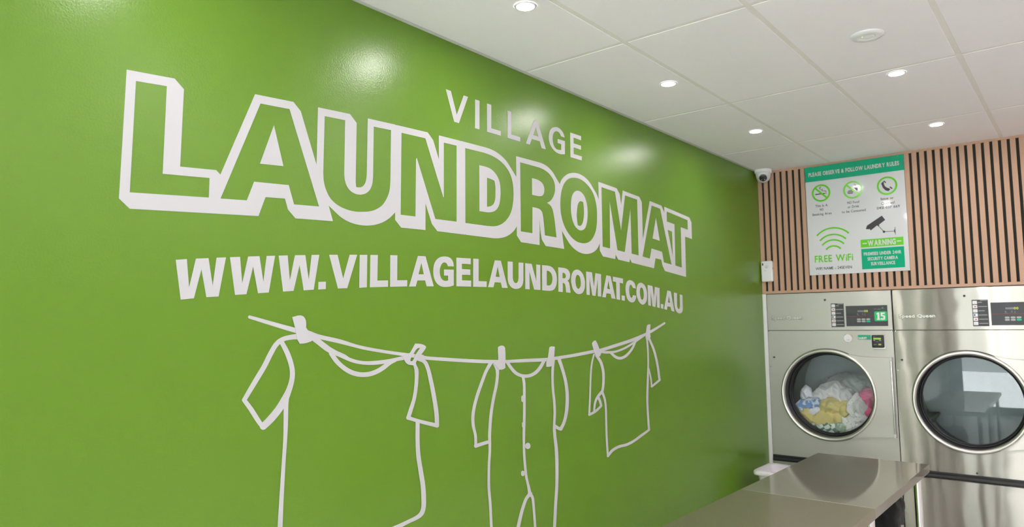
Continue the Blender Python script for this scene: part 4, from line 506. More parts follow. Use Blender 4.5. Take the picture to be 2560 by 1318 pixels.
  '39835,16346 39858,16350 39786,16327 39921,16352 39759,16300 39980,16341 39759,16270 40024,16319 39766,16258 40035,16308 39877,16124 40147,16173 39991,15990 40261,16040 40103,15857 40376,15904 40209,15722 40486,15764 40305,15582 40587,15617 40383,15449 40669,15478 40454,15312 40743,15337 40520,15171 40811,15192 40581,15027 40873,15045 40638,14880 40931,14895 40692,14730 40987,14742 40733,14601 41029,14610 40769,14470 41066,14475 40802,14335 41100,14338 40833,14198 41131,14199 40862,14060 41161,14060 40891,13922 41190,13921 40920,13783 41219,13782 40952,13646 41251,13645 40957,13633 41252,13632 40988,13605 41233,13604 41041,13584 41190,13583 41104,13574 41130,13574',
  '41211,13687 41228,13677 41158,13708 41250,13647 41093,13716 41245,13617 41031,13711 41213,13592 41009,13706 41194,13584 40796,13638 40976,13519 40586,13570 40761,13454 40376,13503 40546,13389 40169,13436 40334,13325 39963,13370 40123,13261 39946,13363 40104,13257 39918,13342 40050,13253 39914,13315 39994,13261 39934,13289 39947,13279',
  '40058,13281 40041,13281 40100,13285 39998,13289 40130,13299 39964,13304 40145,13318 39945,13324 40145,13326 39942,13333 40126,13483 39923,13489 40106,13640 39904,13644 40071,13807 39870,13806 40031,13932 39832,13925 39982,14060 39784,14051 39927,14191 39729,14181 39871,14322 39674,14311 39818,14451 39621,14440 39813,14459 39619,14449 39789,14478 39627,14469 39751,14490 39653,14485 39708,14494 39691,14493',
 ],
}

# ------------------------------------------------------------------ the room
H = 3.002
YB = 5.997          # plane of the dryer fronts and the slatted panel
XR = 7.60
YF = -2.60
def struct(name, bm, m, label=None, parent=None, **k):
    o = obj(name, bm, m, parent, label, **k)
    if parent is None: o['kind'] = 'structure'
    return o

struct('floor', box(new(), (-0.15, YF - 0.15, -0.12), (XR + 0.15, 7.2, 0.0)), 'floor')
struct('wall_left', box(new(), (-0.15, YF - 0.15, 0.0), (0.0, 7.2, H + 0.06)), 'green_paint', 'glossy lime green wall carrying the white lettering')
struct('wall_right', box(new(), (XR, YF - 0.15, 0.0), (XR + 0.15, 7.2, H + 0.06)), 'white_wall')
bm = box(new(), (0.0, 7.0, 0.0), (XR, 7.15, 1.958))
box(bm, (0.0, YB + 0.024, 1.958), (XR, 7.15, H + 0.02))
struct('wall_back', bm, 'white_wall')
struct('trim_1', box(new(), (0.0, YB - 0.004, 0.0), (0.0315, YB + 0.05, 1.9565), 0.002), 'white_plastic', 'white filler strip between green wall and first dryer')

# shop front behind the camera
WX0, WX1, WZ0, WZ1 = 0.22, 3.2, 0.12, 2.45
bm = box(new(), (0, YF - 0.15, 0), (WX0, YF, H)); box(bm, (WX1, YF - 0.15, 0), (XR, YF, H))
box(bm, (WX0, YF - 0.15, 0), (WX1, YF, WZ0)); box(bm, (WX0, YF - 0.15, WZ1), (WX1, YF, H))
struct('wall_front', bm, 'charcoal')
bm = new()
w = 0.05
for x in (WX0, 1.69, WX1 - w): box(bm, (x, YF - 0.10, WZ0), (x + w, YF - 0.03, WZ1))
for z in (WZ0, WZ1 - w): box(bm, (WX0, YF - 0.10, z), (WX1, YF - 0.03, z + w))
win = struct('window_1', bm, 'alu')
struct('glass_pane', box(new(), (WX0 + 0.01, YF - 0.07, WZ0 + 0.01), (WX1 - 0.01, YF - 0.064, WZ1 - 0.01)), 'shop_glass', parent=win)
bm = box(new(), (-14, -26, -0.3), (26, YF - 0.16, -0.14))
struct('street_pavement', bm, 'pavement')

# ceiling: boards with a stepped edge laid in a flat metal grid
GX = [0.0, 0.590, 1.160, 1.738, 2.312, 2.886, 3.460, 4.034, 4.608, 5.182, 5.756, 6.330, 6.904, XR]
GY = [YF, -2.05, -0.851, 0.348, 1.547, 2.746, 3.945, 5.152, YB + 0.02]
bm = new()
for x0, x1 in zip(GX, GX[1:]):
    for y0, y1 in zip(GY, GY[1:]):
        g = 0.0115
        a = (x0 + (g if x0 else 0.019), y0 + g, H); b = (x1 - g, y1 - (g if y1 < YB else 0), H + 0.022)
        c = 0.0025
        lo = [bm.verts.new(p) for p in ((a[0] + c, a[1] + c, H), (b[0] - c, a[1] + c, H), (b[0] - c, b[1] - c, H), (a[0] + c, b[1] - c, H))]
        hi = [bm.verts.new(p) for p in ((a[0], a[1], H + c), (b[0], a[1], H + c), (b[0], b[1], H + c), (a[0], b[1], H + c))]
        tp = [bm.verts.new(p) for p in ((a[0], a[1], b[2]), (b[0], a[1], b[2]), (b[0], b[1], b[2]), (a[0], b[1], b[2]))]
        bm.faces.new(lo[::-1])
        for A, B in ((lo, hi), (hi, tp)):
            for i in range(4): bm.faces.new((A[i], A[(i + 1) % 4], B[(i + 1) % 4], B[i]))
bmesh.ops.recalc_face_normals(bm, faces=bm.faces)
struct('ceiling', bm, 'ceiling', 'white suspended ceiling of flat boards in a metal grid')
bm = box(new(), (-0.02, YF, H + 0.0245), (XR, 7.0, H + 0.05))
for x in GX[1:-1]: box(bm, (x - 0.012, YF, H + 0.0018), (x + 0.012, YB + 0.02, H + 0.0235))
for y in GY[1:-1]: box(bm, (0.001, y - 0.012, H + 0.0016), (XR, y + 0.012, H + 0.0232))
struct('trim_2', bm, 'tee', 'recessed grid bars between the ceiling boards')
bm = new()
for y0, y1 in ((YF, -0.05), (-0.045, 2.268), (2.273, YB)):
    box(bm, (0.0003, y0, H - 0.0012), (0.019, y1, H + 0.0012)); box(bm, (0.0003, y0, H + 0.0012), (0.0018, y1, H + 0.022))
struct('trim_3', bm, 'gasket_grey', 'white angle strip where ceiling meets green wall')

# ------------------------------------------------------------------ lettering and drawing on the green wall
def onwall(u, v, w): return (WALL_OFF + w, u, v)
for key, lab in (('village', 'white spaced-out word VILLAGE high on the green wall'),
                 ('laundromat', 'huge white outlined word LAUNDROMAT with block shadow on the green wall'),
                 ('web', 'solid white web address WWW.VILLAGELAUNDROMAT.COM.AU curving across the green wall')):
    o = obj('wall_lettering', put(fill([pts(c) for c in MURAL[key]], 0.0003), onwall), 'vinyl', origin=(0, 2.5, 1.8))
    tag(o, lab, 'lettering')
dr = thing('clothesline_drawing', (0, 2.2, 1.2), 'white line drawing of clothes pegged on a washing line, under the web address', 'wall graphic')
obj('drawn_line', ribbon([pts(s) for s in MURAL['line']]), 'vinyl', dr)
obj('drawn_shirt', ribbon([pts(s) for s in MURAL['shirt']], 0.0002), 'vinyl', dr, 'outline of a large T-shirt')
obj('drawn_pyjamas', ribbon([pts(s) for s in MURAL['romper']], 0.0002), 'vinyl', dr, 'outline of buttoned one-piece pyjamas')
obj('drawn_baby_shirt', ribbon([pts(s) for s in MURAL['baby']], 0.0002), 'vinyl', dr, 'outline of a small long-sleeved shirt')
for p in MURAL['pegs']: obj('drawn_peg', put(fill([pts(c) for c in p], 0.0008), lambda u, v, w: (WALL_OFF + 0.0018 + w, u, v)), 'vinyl', dr)

# ------------------------------------------------------------------ slatted timber above the dryers
sl = thing('slatted_wood_panel', (3.8, YB, 1.958), 'oak slatted panel with dark gaps above the dryers', 'wall panel')
P0, PITCH = 0.0413, 0.05103
bm = box(new(), (0.0005, YB + 0.013, 1.958), (XR - 0.001, YB + 0.0235, H - 0.0005))
obj('felt_backing', bm, 'felt', sl)
bm = new(); k = 0
while P0 + (k + 1) * PITCH < XR - 0.05:
    a = P0 + k * PITCH + 0.0092; b = P0 + (k + 1) * PITCH - 0.0092
    box(bm, (a, YB, 1.9795), (b, YB + 0.0132, 2.9855), 0.001, 1); k += 1
obj('slats', bm, 'wood', sl)
bm = box(new(), (0.0008, YB - 0.002, 1.958), (XR - 0.001, YB + 0.0132, 1.9797), 0.001, 1)
box(bm, (0.0008, YB - 0.002, 2.9853), (XR - 0.001, YB + 0.0132, H - 0.0006), 0.001, 1)
obj('edge_trim', bm, 'wood', sl)
obj('end_board', box(new(), (0.0008, YB - 0.001, 1.9797), (P0 - 0.0092, YB + 0.0132, 2.9853), 0.001, 1), 'wood', sl)

# ------------------------------------------------------------------ rules sign
SY = YB - 0.007
sg = thing('rules_sign', (0.759, YB - 0.001, 2.095), 'white and green laundry rules sign screwed to the slatted panel', 'sign')
obj('board', box(new(), (0.3957, SY, 2.095), (1.1215, YB - 0.0022, 2.984), 0.0008, 1), 'sign_white', sg)
y1 = SY - 0.0002; y2 = SY - 0.0009; y3 = SY - 0.0016
hd = obj('header_band', rects(y1, [(0.3959, 2.8606, 1.1213, 2.9838)]), 'sign_green', sg)
obj('header_lettering', text('PLEASE OBSERVE & FOLLOW LAUNDRY RULES', 0.424, 1.089, 2.903, 0.0325, y2, 0.035), 'sign_white', hd, 'white capitals PLEASE OBSERVE & FOLLOW LAUNDRY RULES')
def ring(cx, cz, slash):
    bm = plate([circ(cx, cz, 0.0715), circ(cx, cz, 0.0575)], y1, 0.0006)
    if slash:
        d = 0.7071; a, b = 0.064 * d, 0.0068 * d
        bm = merge(bm, plate([[(cx - a - b, cz + a - b), (cx - a + b, cz + a + b), (cx + a + b, cz - a + b), (cx + a - b, cz - a - b)]], y2, 0.0006))
    return bm
def sline(p, w, y):      # thick open line on the sign
    bm = new(); P = [Vector((a, 0, b)) for a, b in p]; L = []
    for i, q in enumerate(P):
        t = (P[min(i + 1, len(P) - 1)] - P[max(i - 1, 0)]).normalized(); n = Vector((-t.z, 0, t.x)) * w / 2
        L.append((bm.verts.new(q + n + Vector((0, y, 0))), bm.verts.new(q - n + Vector((0, y, 0)))))
    for A, B in zip(L, L[1:]): bm.faces.new((A[0], A[1], B[1], B[0]))
    bmesh.ops.recalc_face_normals(bm, faces=bm.faces)
    return bm
def arc(cx, cz, r, a0, a1, n=14): return [(cx + r * math.cos(math.radians(a0 + (a1 - a0) * k / n)), cz + r * math.sin(math.radians(a0 + (a1 - a0) * k / n))) for k in range(n + 1)]
# no smoking
cx, cz = 0.5145, 2.7600
s = obj('symbol', ring(cx, cz, True), 'sign_lime', sg, 'green struck-out circle with a cigarette')
bm = rects(y1, [(cx - 0.045, cz - 0.011, cx + 0.030, cz - 0.003), (cx + 0.033, cz - 0.011, cx + 0.037, cz - 0.003), (cx + 0.040, cz - 0.011, cx + 0.043, cz - 0.003)])
sm = [(cx + 0.041, cz + 0.000)] + arc(cx + 0.030, cz + 0.004, 0.011, 0, 90, 5) + arc(cx + 0.020, cz + 0.024, 0.009, 270, 130, 6) + arc(cx + 0.004, cz + 0.038, 0.011, 330, 90, 8)[::1] + arc(cx + 0.000, cz + 0.040, 0.010, 100, 210, 6)
bm = merge(bm, sline(sm, 0.0028, y1 - 0.0006), sline([(a - 0.006, b - 0.001) for a, b in sm[1:14]], 0.0024, y1 - 0.0006))
obj('pictogram', bm, 'ink', s)
# no food or drink
cx, cz = 0.7530, 2.7555
s = obj('symbol', ring(cx, cz, True), 'sign_lime', sg, 'green struck-out circle with a burger and a cup')
bm = plate([[(cx - 0.036, cz - 0.008), (cx - 0.030, cz - 0.002), (cx - 0.004, cz - 0.002), (cx + 0.000, cz - 0.008)]], y1, 0.0006)
bm = merge(bm, rects(y1, [(cx - 0.040, cz - 0.0145, cx + 0.003, cz - 0.0105), (cx - 0.040, cz - 0.021, cx + 0.003, cz - 0.017)]),
           plate([[(cx - 0.040, cz - 0.0235), (cx + 0.003, cz - 0.0235), (cx - 0.003, cz - 0.0295), (cx - 0.034, cz - 0.0295)]], y1, 0.0006),
           plate([[(cx + 0.010, cz + 0.012), (cx + 0.040, cz + 0.012), (cx + 0.036, cz - 0.010), (cx + 0.028, cz - 0.010)]], y1, 0.0006),
           sline([(cx + 0.024, cz + 0.012), (cx + 0.020, cz + 0.040), (cx + 0.010, cz + 0.044)], 0.003, y1 - 0.0006), rects(y1, [(cx + 0.006, cz + 0.013, cx + 0.042, cz + 0.017)]))
obj('pictogram', bm, 'ink', s)
# phone
cx, cz = 0.9980, 2.7557
s = obj('symbol', ring(cx, cz, False), 'sign_lime', sg, 'green circle with a telephone handset')
bm = plate([[(cx - 0.040, cz + 0.022), (cx - 0.026, cz + 0.036)] + arc(cx + 0.023, cz + 0.022, 0.044, 165, 255, 9) + [(cx + 0.022, cz - 0.030), (cx + 0.008, cz - 0.044), (cx - 0.012, cz - 0.036), (cx - 0.030, cz - 0.012)]], y1, 0.0006)
bm = merge(bm, plate([[(cx - 0.023, cz + 0.038), (cx - 0.017, cz + 0.043), (cx - 0.004, cz + 0.026), (cx - 0.011, cz + 0.021)]], y1, 0.0006),
           plate([[(cx + 0.016, cz - 0.014), (cx + 0.022, cz - 0.008), (cx + 0.038, cz - 0.026), (cx + 0.031, cz - 0.031)]], y1, 0.0006))
obj('pictogram', bm, 'ink', s)
cap = 0.0195
T = [('This Is A', 0.4665, 0.5605, 2.6470), ('NO', 0.5000, 0.5272, 2.6150), ('Smoking Area', 0.4395, 0.5877, 2.5790),
     ('NO Food', 0.7084, 0.7956, 2.6466), ('or Drink', 0.7103, 0.7939, 2.6117), ('to be Consumed', 0.6646, 0.8394, 2.5768),
     ('Issue or', 0.9499, 1.0390, 2.6483), ('Queries?', 0.9513, 1.0455, 2.6116), ('0451 037 669', 0.9190, 1.0769, 2.5790)]
for i, lab in ((0, 'black caption This Is A NO Smoking Area'), (3, 'black caption NO Food or Drink to be Consumed'), (6, 'black caption Issue or Queries? with telephone number')):
    obj('caption', merge(*[text(t, a, b, z, cap, y2, 0.012) for t, a, b, z in T[i:i + 3]]), 'ink', sg, lab)
# wifi
bm = None
for (x0, x1, zt, ze) in ((0.4668, 0.7080, 2.4673, 2.4136), (0.4886, 0.6850, 2.4143, 2.3706), (0.5044, 0.6687, 2.3702, 2.3325), (0.5324, 0.6427, 2.3215, 2.2953)):
    hw = (x1 - x0) / 2; s_ = zt - ze; R = (hw * hw + s_ * s_) / (2 * s_); a = math.degrees(math.asin(hw / R))
    b = sline(arc((x0 + x1) / 2, zt - R, R, 90 + a, 90 - a, 20), 0.0125, y2)
    bm = b if bm is None else merge(bm, b)
obj('wifi_symbol', bm, 'sign_lime', sg)
obj('caption', text('FREE WiFi', 0.4415, 0.7305, 2.1968, 0.0545, y2, 0.018), 'sign_lime', sg, 'green words FREE WiFi')
obj('caption', text('WIFI NAME - 24SEVEN', 0.4447, 0.7173, 2.1352, 0.0215, y2, 0.008), 'ink', sg, 'black words WIFI NAME - 24SEVEN')
# camera drawing
cb = [(0.8321, 2.4349), (0.8421, 2.4607), (0.9503, 2.5285), (0.9721, 2.4931), (0.9263, 2.4591), (0.9302, 2.4521), (0.9189, 2.4484), (0.9133, 2.4556), (0.866, 2.4203), (0.8606, 2.4322), (0.8493, 2.4314)]
bm = merge(plate([cb], y1, 0.0006), sline([(0.922, 2.452), (0.959, 2.4022)], 0.004, y2), sline([(0.959, 2.4022), (1.030, 2.4003)], 0.004, y2),
           plate([circ(0.959, 2.4022, 0.0085, 16)], y1, 0.0006), rects(y1, [(1.0345, 2.372, 1.0378, 2.432), (1.0295, 2.388, 1.0345, 2.414)]))
obj('camera_drawing', bm, 'ink', sg)
wb = obj('warning_band', rects(y1, [(0.7900, 2.2915, 1.0884, 2.3536)]), 'sign_lime', sg)
obj('warning_lettering', merge(text('WARNING', 0.8405, 1.0362, 2.3000, 0.0440, y2, 0.04), rects(y2 + 0.0006, [(0.8041, 2.3190, 0.8345, 2.3262), (1.0435, 2.3190, 1.0735, 2.3262)])), 'sign_white', wb, 'white capitals -WARNING-')
nb = obj('notice_band', rects(y1, [(0.7912, 2.1215, 1.0897, 2.2810)]), 'sign_green', sg)
obj('notice_lettering', merge(text('PREMISES UNDER 24HR', 0.8085, 1.0693, 2.2278, 0.0245, y2, 0.03), text('SECURITY CAMERA', 0.8338, 1.0439, 2.1880, 0.0245, y2, 0.03), text('SURVEILLANCE', 0.8560, 1.0230, 2.1492, 0.0245, y2, 0.03)), 'sign_white', nb, 'white capitals PREMISES UNDER 24HR SECURITY CAMERA SURVEILLANCE')
for x, z in ((0.466, 2.9735), (1.083, 2.9735), (0.466, 2.107), (1.079, 2.107)):
    obj('screw', lathe(new(), [(0, -0.0022), (0.0025, -0.002), (0.0038, 0)], axY(x, SY - 0.0007, z), 12), 'chrome', sg)

# ------------------------------------------------------------------ turret camera in the corner, alarm sensor
cc = thing('security_camera', (0.079, 5.917, H), 'white turret security camera on the ceiling in the corner', 'security camera')
X, Y_ = 0.079, 5.917
obj('mount', lathe(new(), [(0, 0), (0.070, 0), (0.0705, -0.020), (0.069, -0.026), (0.062, -0.030), (0.0615, -0.038), (0, -0.038)], axZ(X, Y_, H - 0.0003), 48), 'white_plastic', cc, smooth=True)
obj('ball', lathe(new(), [(0.0610, -0.036), (0.0600, -0.050), (0.0560, -0.068), (0.0470, -0.086), (0.0340, -0.099), (0.0180, -0.106), (0, -0.108)], axZ(X, Y_, H), 48), 'white_plastic', cc, smooth=True, angle=80)
aim = Vector((0.22, -0.86, -0.46)).normalized()
s1 = aim.cross(Vector((0, 0, 1))).normalized(); s2 = s1.cross(aim).normalized()
ctr = Vector((X, Y_, H - 0.052)) + Vector((0.002, 0, 0))
def eye(a, r, h): return ctr + aim * h + s1 * (r * math.cos(a)) + s2 * (r * math.sin(a))
ey = obj('eye_ring', lathe(new(), [(0.040, 0.030), (0.039, 0.052), (0.035, 0.0555), (0.0315, 0.0535), (0.031, 0.045)], eye, 40), 'white_plastic', cc, smooth=True, angle=60)
ln = obj('lens_window', lathe(new(), [(0.0318, 0.0530), (0.024, 0.0556), (0.012, 0.0570), (0, 0.0574)], eye, 40), 'black_plastic', cc, smooth=True)
for a in (-0.052, 0.052):
    c2 = ctr + aim * 0.0566 + s1 * (a * 0.25) + s2 * (-0.0150)
    obj('infrared_lamp', lathe(new(), [(0.0035, 0), (0.003, 0.001), (0, 0.0014)], lambda t, r, h: c2 + aim * h + s1 * (r * math.cos(t)) + s2 * (r * math.sin(t)), 12), 'white_plastic', ln)
ctr2 = ctr + s2 * 0.008
obj('lens', lathe(new(), [(0.010, 0.0565), (0.009, 0.0585), (0.006, 0.0580), (0, 0.0590)], lambda t, r, h: ctr2 + aim * h + s1 * (r * math.cos(t)) + s2 * (r * math.sin(t)), 20), 'rubber', ln, smooth=True)

al = thing('motion_sensor', (0.058, YB - 0.002, 2.060), 'small white alarm sensor box on the left end of the slatted panel', 'sensor')
obj('casing', box(new(), (0.0105, YB - 0.040, 2.0595), (0.1055, YB - 0.0025, 2.2340), 0.011, 4), 'white_plastic', al, smooth=True, wn=True)
obj('lens_window', lathe(new(), [(0.014, 0.001), (0.012, -0.004), (0.006, -0.006), (0, -0.0065)], axY(0.060, YB - 0.040, 2.185), 24), 'gasket_grey', al, smooth=True)
obj('indicator_window', rects(YB - 0.040, [(0.0225, 2.196, 0.0325, 2.216)], 0.0008), 'ink', al)
obj('side_switch', box(new(), (0.1050, YB - 0.028, 2.160), (0.1085, YB - 0.018, 2.178), 0.001, 1), 'wood', al)
obj('slot_mark', rects(YB - 0.040, [(0.040, 2.150, 0.054, 2.153)], 0.0006), 'grey_mark', al)

# ------------------------------------------------------------------ tumble dryers
DW = 0.9455; DX = 0.0345; DH = 1.953
def dryer(x0, label, numbered):
    ST = 'steel' if numbered else 'steel_bright'
    t = thing('tumble_dryer', (x0, YB, 0.0), label, 'tumble dryer', 'stainless tumble dryers along the back wall')
    cx, cz, R = x0 + 0.4595, 1.140, 0.361
    x1 = x0 + DW
    y = YB
    # carcass: open-fronted steel case behind the skins
    bm = new()
    for a, b in (((x0, y + 0.03, 0.0), (x0 + 0.012, y + 0.95, DH)), ((x1 - 0.012, y + 0.03, 0), (x1, y + 0.95, DH)), ((x0 + 0.012, y + 0.03, DH - 0.012), (x1 - 0.012, y + 0.95, DH)),
                 ((x0 + 0.012, y + 0.03, 0), (x1 - 0.012, y + 0.95, 0.012)), ((x0 + 0.012, y + 0.938, 0.012), (x1 - 0.012, y + 0.95, DH - 0.012)),
                 ((x0 + 0.012, y + 0.03, 1.60), (x1 - 0.012, y + 0.90, 1.612)), ((x0 + 0.012, y + 0.03, 0.60), (x1 - 0.012, y + 0.90, 0.612))): box(bm, a, b)
    obj('case', bm, 'drum', t)
    brush(obj('top_panel', box(new(), (x0, y, 1.6495), (x1, y + 0.03, DH), 0.003, 2), ST, t))
    fp = [(x0, 0.6285), (x1, 0.6285), (x1, 1.6405), (x1 - 0.012, 1.6405), (x1 - 0.012, 1.6465), (x0 + 0.012, 1.6465), (x0 + 0.012, 1.6405), (x0, 1.6405)]
    brush(obj('front_panel', put(fill([fp, circ(cx, cz, 0.352, 96)], 0.014), onback(y + 0.014)), ST, t))
    brush(obj('lower_panel', box(new(), (x0, y, 0.0), (x1, y + 0.03, 0.578), 0.003, 2), ST, t))
    # black grip rail: rounded profile
    prof = [(0.030, 0.578), (-0.006, 0.580), (-0.014, 0.586), (-0.016, 0.594), (-0.012, 0.600), (-0.006, 0.604), (-0.004, 0.610), (-0.008, 0.618), (-0.006, 0.625), (0.0, 0.628), (0.030, 0.628)]
    bm = new(); A = [bm.verts.new((x0 + 0.001, y + a, z)) for a, z in prof]; B = [bm.verts.new((x1 - 0.001, y + a, z)) for a, z in prof]
    for i in range(len(prof) - 1): bm.faces.new((A[i], A[i + 1], B[i + 1], B[i]))
    bm.faces.new(A); bm.faces.new(B[::-1]); bmesh.ops.recalc_face_normals(bm, faces=bm.faces)
    obj('grip_rail', bm, 'black_plastic', t, 'black moulded rail across the front', smooth=True, angle=50)
    # drum and its perforated-looking back
    bm = lathe(new(), [(0.338, 0.062), (0.345, 0.115), (0.425, 0.125), (0.425, 0.80), (0.30, 0.82), (0, 0.82)], axY(cx, y, cz), 64)
    for k in range(3):
        a = 2 * pi * k / 3 + pi / 2
        p = [(0.425, a - 0.10), (0.355, a - 0.02), (0.355, a + 0.02), (0.425, a + 0.10)]
        q0 = [bm.verts.new((cx + r * math.cos(b), y + 0.13, cz + r * math.sin(b))) for r, b in p]; q1 = [bm.verts.new((cx + r * math.cos(b), y + 0.79, cz + r * math.sin(b))) for r, b in p]
        for i in range(3): bm.faces.new((q0[i], q0[i + 1], q1[i + 1], q1[i]))
        bm.faces.new(q0)
    obj('drum', bm, 'drum', t, smooth=True, angle=40)
    # door: plate with hinge tab, rolled rim, rubber funnel, glass
    d0 = y - 0.0262
    tab = [(x0 + 0.6185, 1.4640), (x0 + 0.665, 1.4560), (x0 + 0.720, 1.4470), (x0 + 0.780, 1.4425), (x0 + 0.840, 1.4420), (x0 + 0.9185, 1.4420), (x0 + 0.9265, 0.8460), (x0 + 0.840, 0.8440), (x0 + 0.780, 0.8430), (x0 + 0.720, 0.8350), (x0 + 0.665, 0.8210), (x0 + 0.6185, 0.8160)]
    a0 = math.atan2(tab[-1][1] - cz, tab[-1][0] - cx); a1 = math.atan2(tab[0][1] - cz, tab[0][0] - cx) - 2 * pi
    outl = tab + [(cx + (R - 0.001) * math.cos(a0 + (a1 - a0) * k / 80), cz + (R - 0.001) * math.sin(a0 + (a1 - a0) * k / 80)) for k in range(1, 80)]
    door = brush(obj('door', put(fill([outl, circ(cx, cz, 0.338, 96)], 0.0105), onback(d0 + 0.0135)), ST, t))
    obj('door_seal', lathe(new(), [(R + 0.004, 0.0015), (R + 0.004, -0.006), (R - 0.004, -0.006), (R - 0.004, 0.0015)], axY(cx, y - 0.0018, cz), 96), 'rubber', door, smooth=True)
    obj('rim', lathe(new(), [(0.3590, 0.003), (0.3595, -0.008), (0.3570, -0.014), (0.3500, -0.0175), (0.3420, -0.0168), (0.3360, -0.0120), (0.3325, -0.002), (0.3325, 0.006)], axY(cx, d0, cz), 96), 'rim', door, 'polished steel rim around the porthole', smooth=True, angle=60)
    obj('porthole_funnel', lathe(new(), [(0.3325, 0.006), (0.3322, 0.050), (0.3315, 0.110)], axY(cx, d0, cz), 96), 'funnel', door, 'dark glossy inner wall of the porthole', smooth=True)
    obj('rubber_gasket', lathe(new(), [(0.3320, 0.112), (0.3310, 0.104), (0.3270, 0.100), (0.3225, 0.104), (0.3190, 0.104), (0.3150, 0.101), (0.3100, 0.106), (0.3090, 0.118), (0.3310, 0.130)], axY(cx, d0, cz), 96), 'rubber', door, smooth=True, angle=60)
    obj('glass', lathe(new(), [(0.311, 0.120), (0.20, 0.1185), (0, 0.118)], axY(cx, d0, cz), 64), 'glass', door, smooth=True)
    hx = x0 + 0.9262
    hg = obj('hinge', tube(new(), [(hx, y - 0.029, 0.868), (hx, y - 0.029, 1.418)], 0.0062, 12), 'chrome', door, smooth=True)
    for z in (0.846, 1.416): box_ = obj('hinge_cap', box(new(), (hx - 0.009, y - 0.036, z), (hx + 0.0075, y - 0.016, z + 0.028), 0.002, 2), 'gasket_grey', hg, smooth=True)
    # small fittings
    obj('lock', lathe(new(), [(0, -0.004), (0.0075, -0.0035), (0.0085, 0.0)], axY(x0 + 0.4666, y - 0.0003, 1.8928), 16), 'black_plastic', t, smooth=True)
    obj('lock', lathe(new(), [(0, -0.004), (0.0060, -0.0035), (0.0070, 0.0)], axY(x0 + 0.4730, y - 0.0003, 0.6440), 16), 'black_plastic', t, smooth=True)
    obj('catch', box(new(), (x0 + 0.0360, y - 0.006, 1.4215), (x0 + 0.0505, y - 0.0003, 1.4325), 0.001, 1), 'black_plastic', t)
    for x, z in ((x0 + 0.010, 1.6435), (x1 - 0.010, 1.6435), (x0 + 0.0110, 1.348), (x0 + 0.0110, 1.030)):
        obj('screw', lathe(new(), [(0, -0.003), (0.003, -0.0028), (0.0042, 0)], axY(x, y - 0.0003, z), 12), 'chrome', t)
    # name badge
    bx0, bx1 = x0 + 0.0385, x0 + 0.2803
    bdg = obj('badge', text('Speed Queen', bx0 - 0.0015, bx1 + 0.0015, 1.7380, 0.0305, y - 0.0006, 0.062, 0.0006, 0.0), 'ink', t, 'dark outline of the maker name')
    obj('badge_letters', text('Speed Queen', bx0 + 0.0015, bx1 - 0.0015, 1.7405, 0.0265, y - 0.0016, 0.034, 0.0008, 0.05), 'logo_silver', bdg, 'silver letters Speed Queen')
    # instruction strip
    ix = x0 + 0.5095
    ins = obj('instruction_label', rects(y - 0.0004, [(ix, 1.6750, ix + 0.0965, 1.8625)], 0.0008), 'panel_dark', t, 'dark strip with six white symbols')
    sq = []; tx = []; acc = [[], [], []]
    for k in range(6):
        zc = 1.8435 - k * 0.0298
        sq.append(rrect(ix + 0.0045, zc - 0.0118, ix + 0.0315, zc + 0.0118, 0.003))
        tx.append((ix + 0.0365, zc - 0.0022, ix + 0.0365 + (0.024, 0.054, 0.038, 0.052, 0.054, 0.054)[k], zc + 0.0022))
        if k in (1, 4): acc[0].append((ix + 0.014, zc - 0.004, ix + 0.025, zc + 0.003))
        elif k == 3: acc[1].append((ix + 0.007, zc - 0.005, ix + 0.018, zc + 0.006))
        else: acc[2].append((ix + 0.010, zc - 0.005, ix + 0.024, zc - 0.003))
    tx.append((ix + 0.050, 1.8555, ix + 0.092, 1.8590))
    obj('symbols', plate(sq, y - 0.0013, 0.0005), 'white_plastic', ins)
    obj('text_lines', rects(y - 0.0013, tx, 0.0005), 'grey_mark', ins)
    for rs, mm in zip(acc, ('red', 'blue', 'grey_mark')):
        for r1 in rs: obj('symbol_mark', rects(y - 0.0019, [r1], 0.0004), mm, ins)
    # control panel
    kx = x0 + 0.6195
    cp = obj('control_panel', rects(y - 0.0004, [(kx, 1.6805, kx + 0.2965, 1.8400)], 0.0008), 'panel_dark', t, 'dark control panel with display and buttons')
    obj('display', rects(y - 0.0013, [(kx + 0.0840, 1.7885, kx + 0.1330, 1.8065)], 0.0006), 'ink', cp)
    obj('display_blank_digits', rects(y - 0.0020, [(kx + 0.0855 + i * 0.0080, 1.7905, kx + 0.0925 + i * 0.0080, 1.8045) for i in range(6)], 0.0004), 'drum', cp)
    obj('display_digits', text('00', kx + 0.1335, kx + 0.1595, 1.7895, 0.0160, y - 0.0020, 0.03), 'segment', cp, 'lit yellow digits')
    obj('panel_line', rects(y - 0.0013, [(kx + 0.004, 1.7582, kx + 0.203, 1.7594)], 0.0004), 'red', cp)
    bt = [rrect(kx + 0.0783 + i * 0.0335, 1.7275 - j * 0.0162, kx + 0.1063 + i * 0.0335, 1.7405 - j * 0.0162, 0.0062) for j in range(2) for i in range(3)]
    for i, b in enumerate(bt): obj('button', plate([b], y - 0.0013, 0.002), 'button_green' if i == 5 else 'grey_mark', cp, 'green start button' if i == 5 else None)
    for r1 in [(kx + 0.080, 1.7640, kx + 0.096, 1.7665), (kx + 0.082, 1.7700, kx + 0.088, 1.7800), (kx + 0.116, 1.7680, kx + 0.126, 1.7705), (kx + 0.119, 1.7740, kx + 0.123, 1.7810), (kx + 0.133, 1.7640, kx + 0.143, 1.7665), (kx + 0.137, 1.7700, kx + 0.140, 1.7790),
                                          (kx + 0.202, 1.8095, kx + 0.222, 1.8130), (kx + 0.227, 1.8080, kx + 0.251, 1.8125), (kx + 0.256, 1.8120, kx + 0.276, 1.8145)]: obj('panel_mark', rects(y - 0.0013, [r1], 0.0004), 'drum', cp)
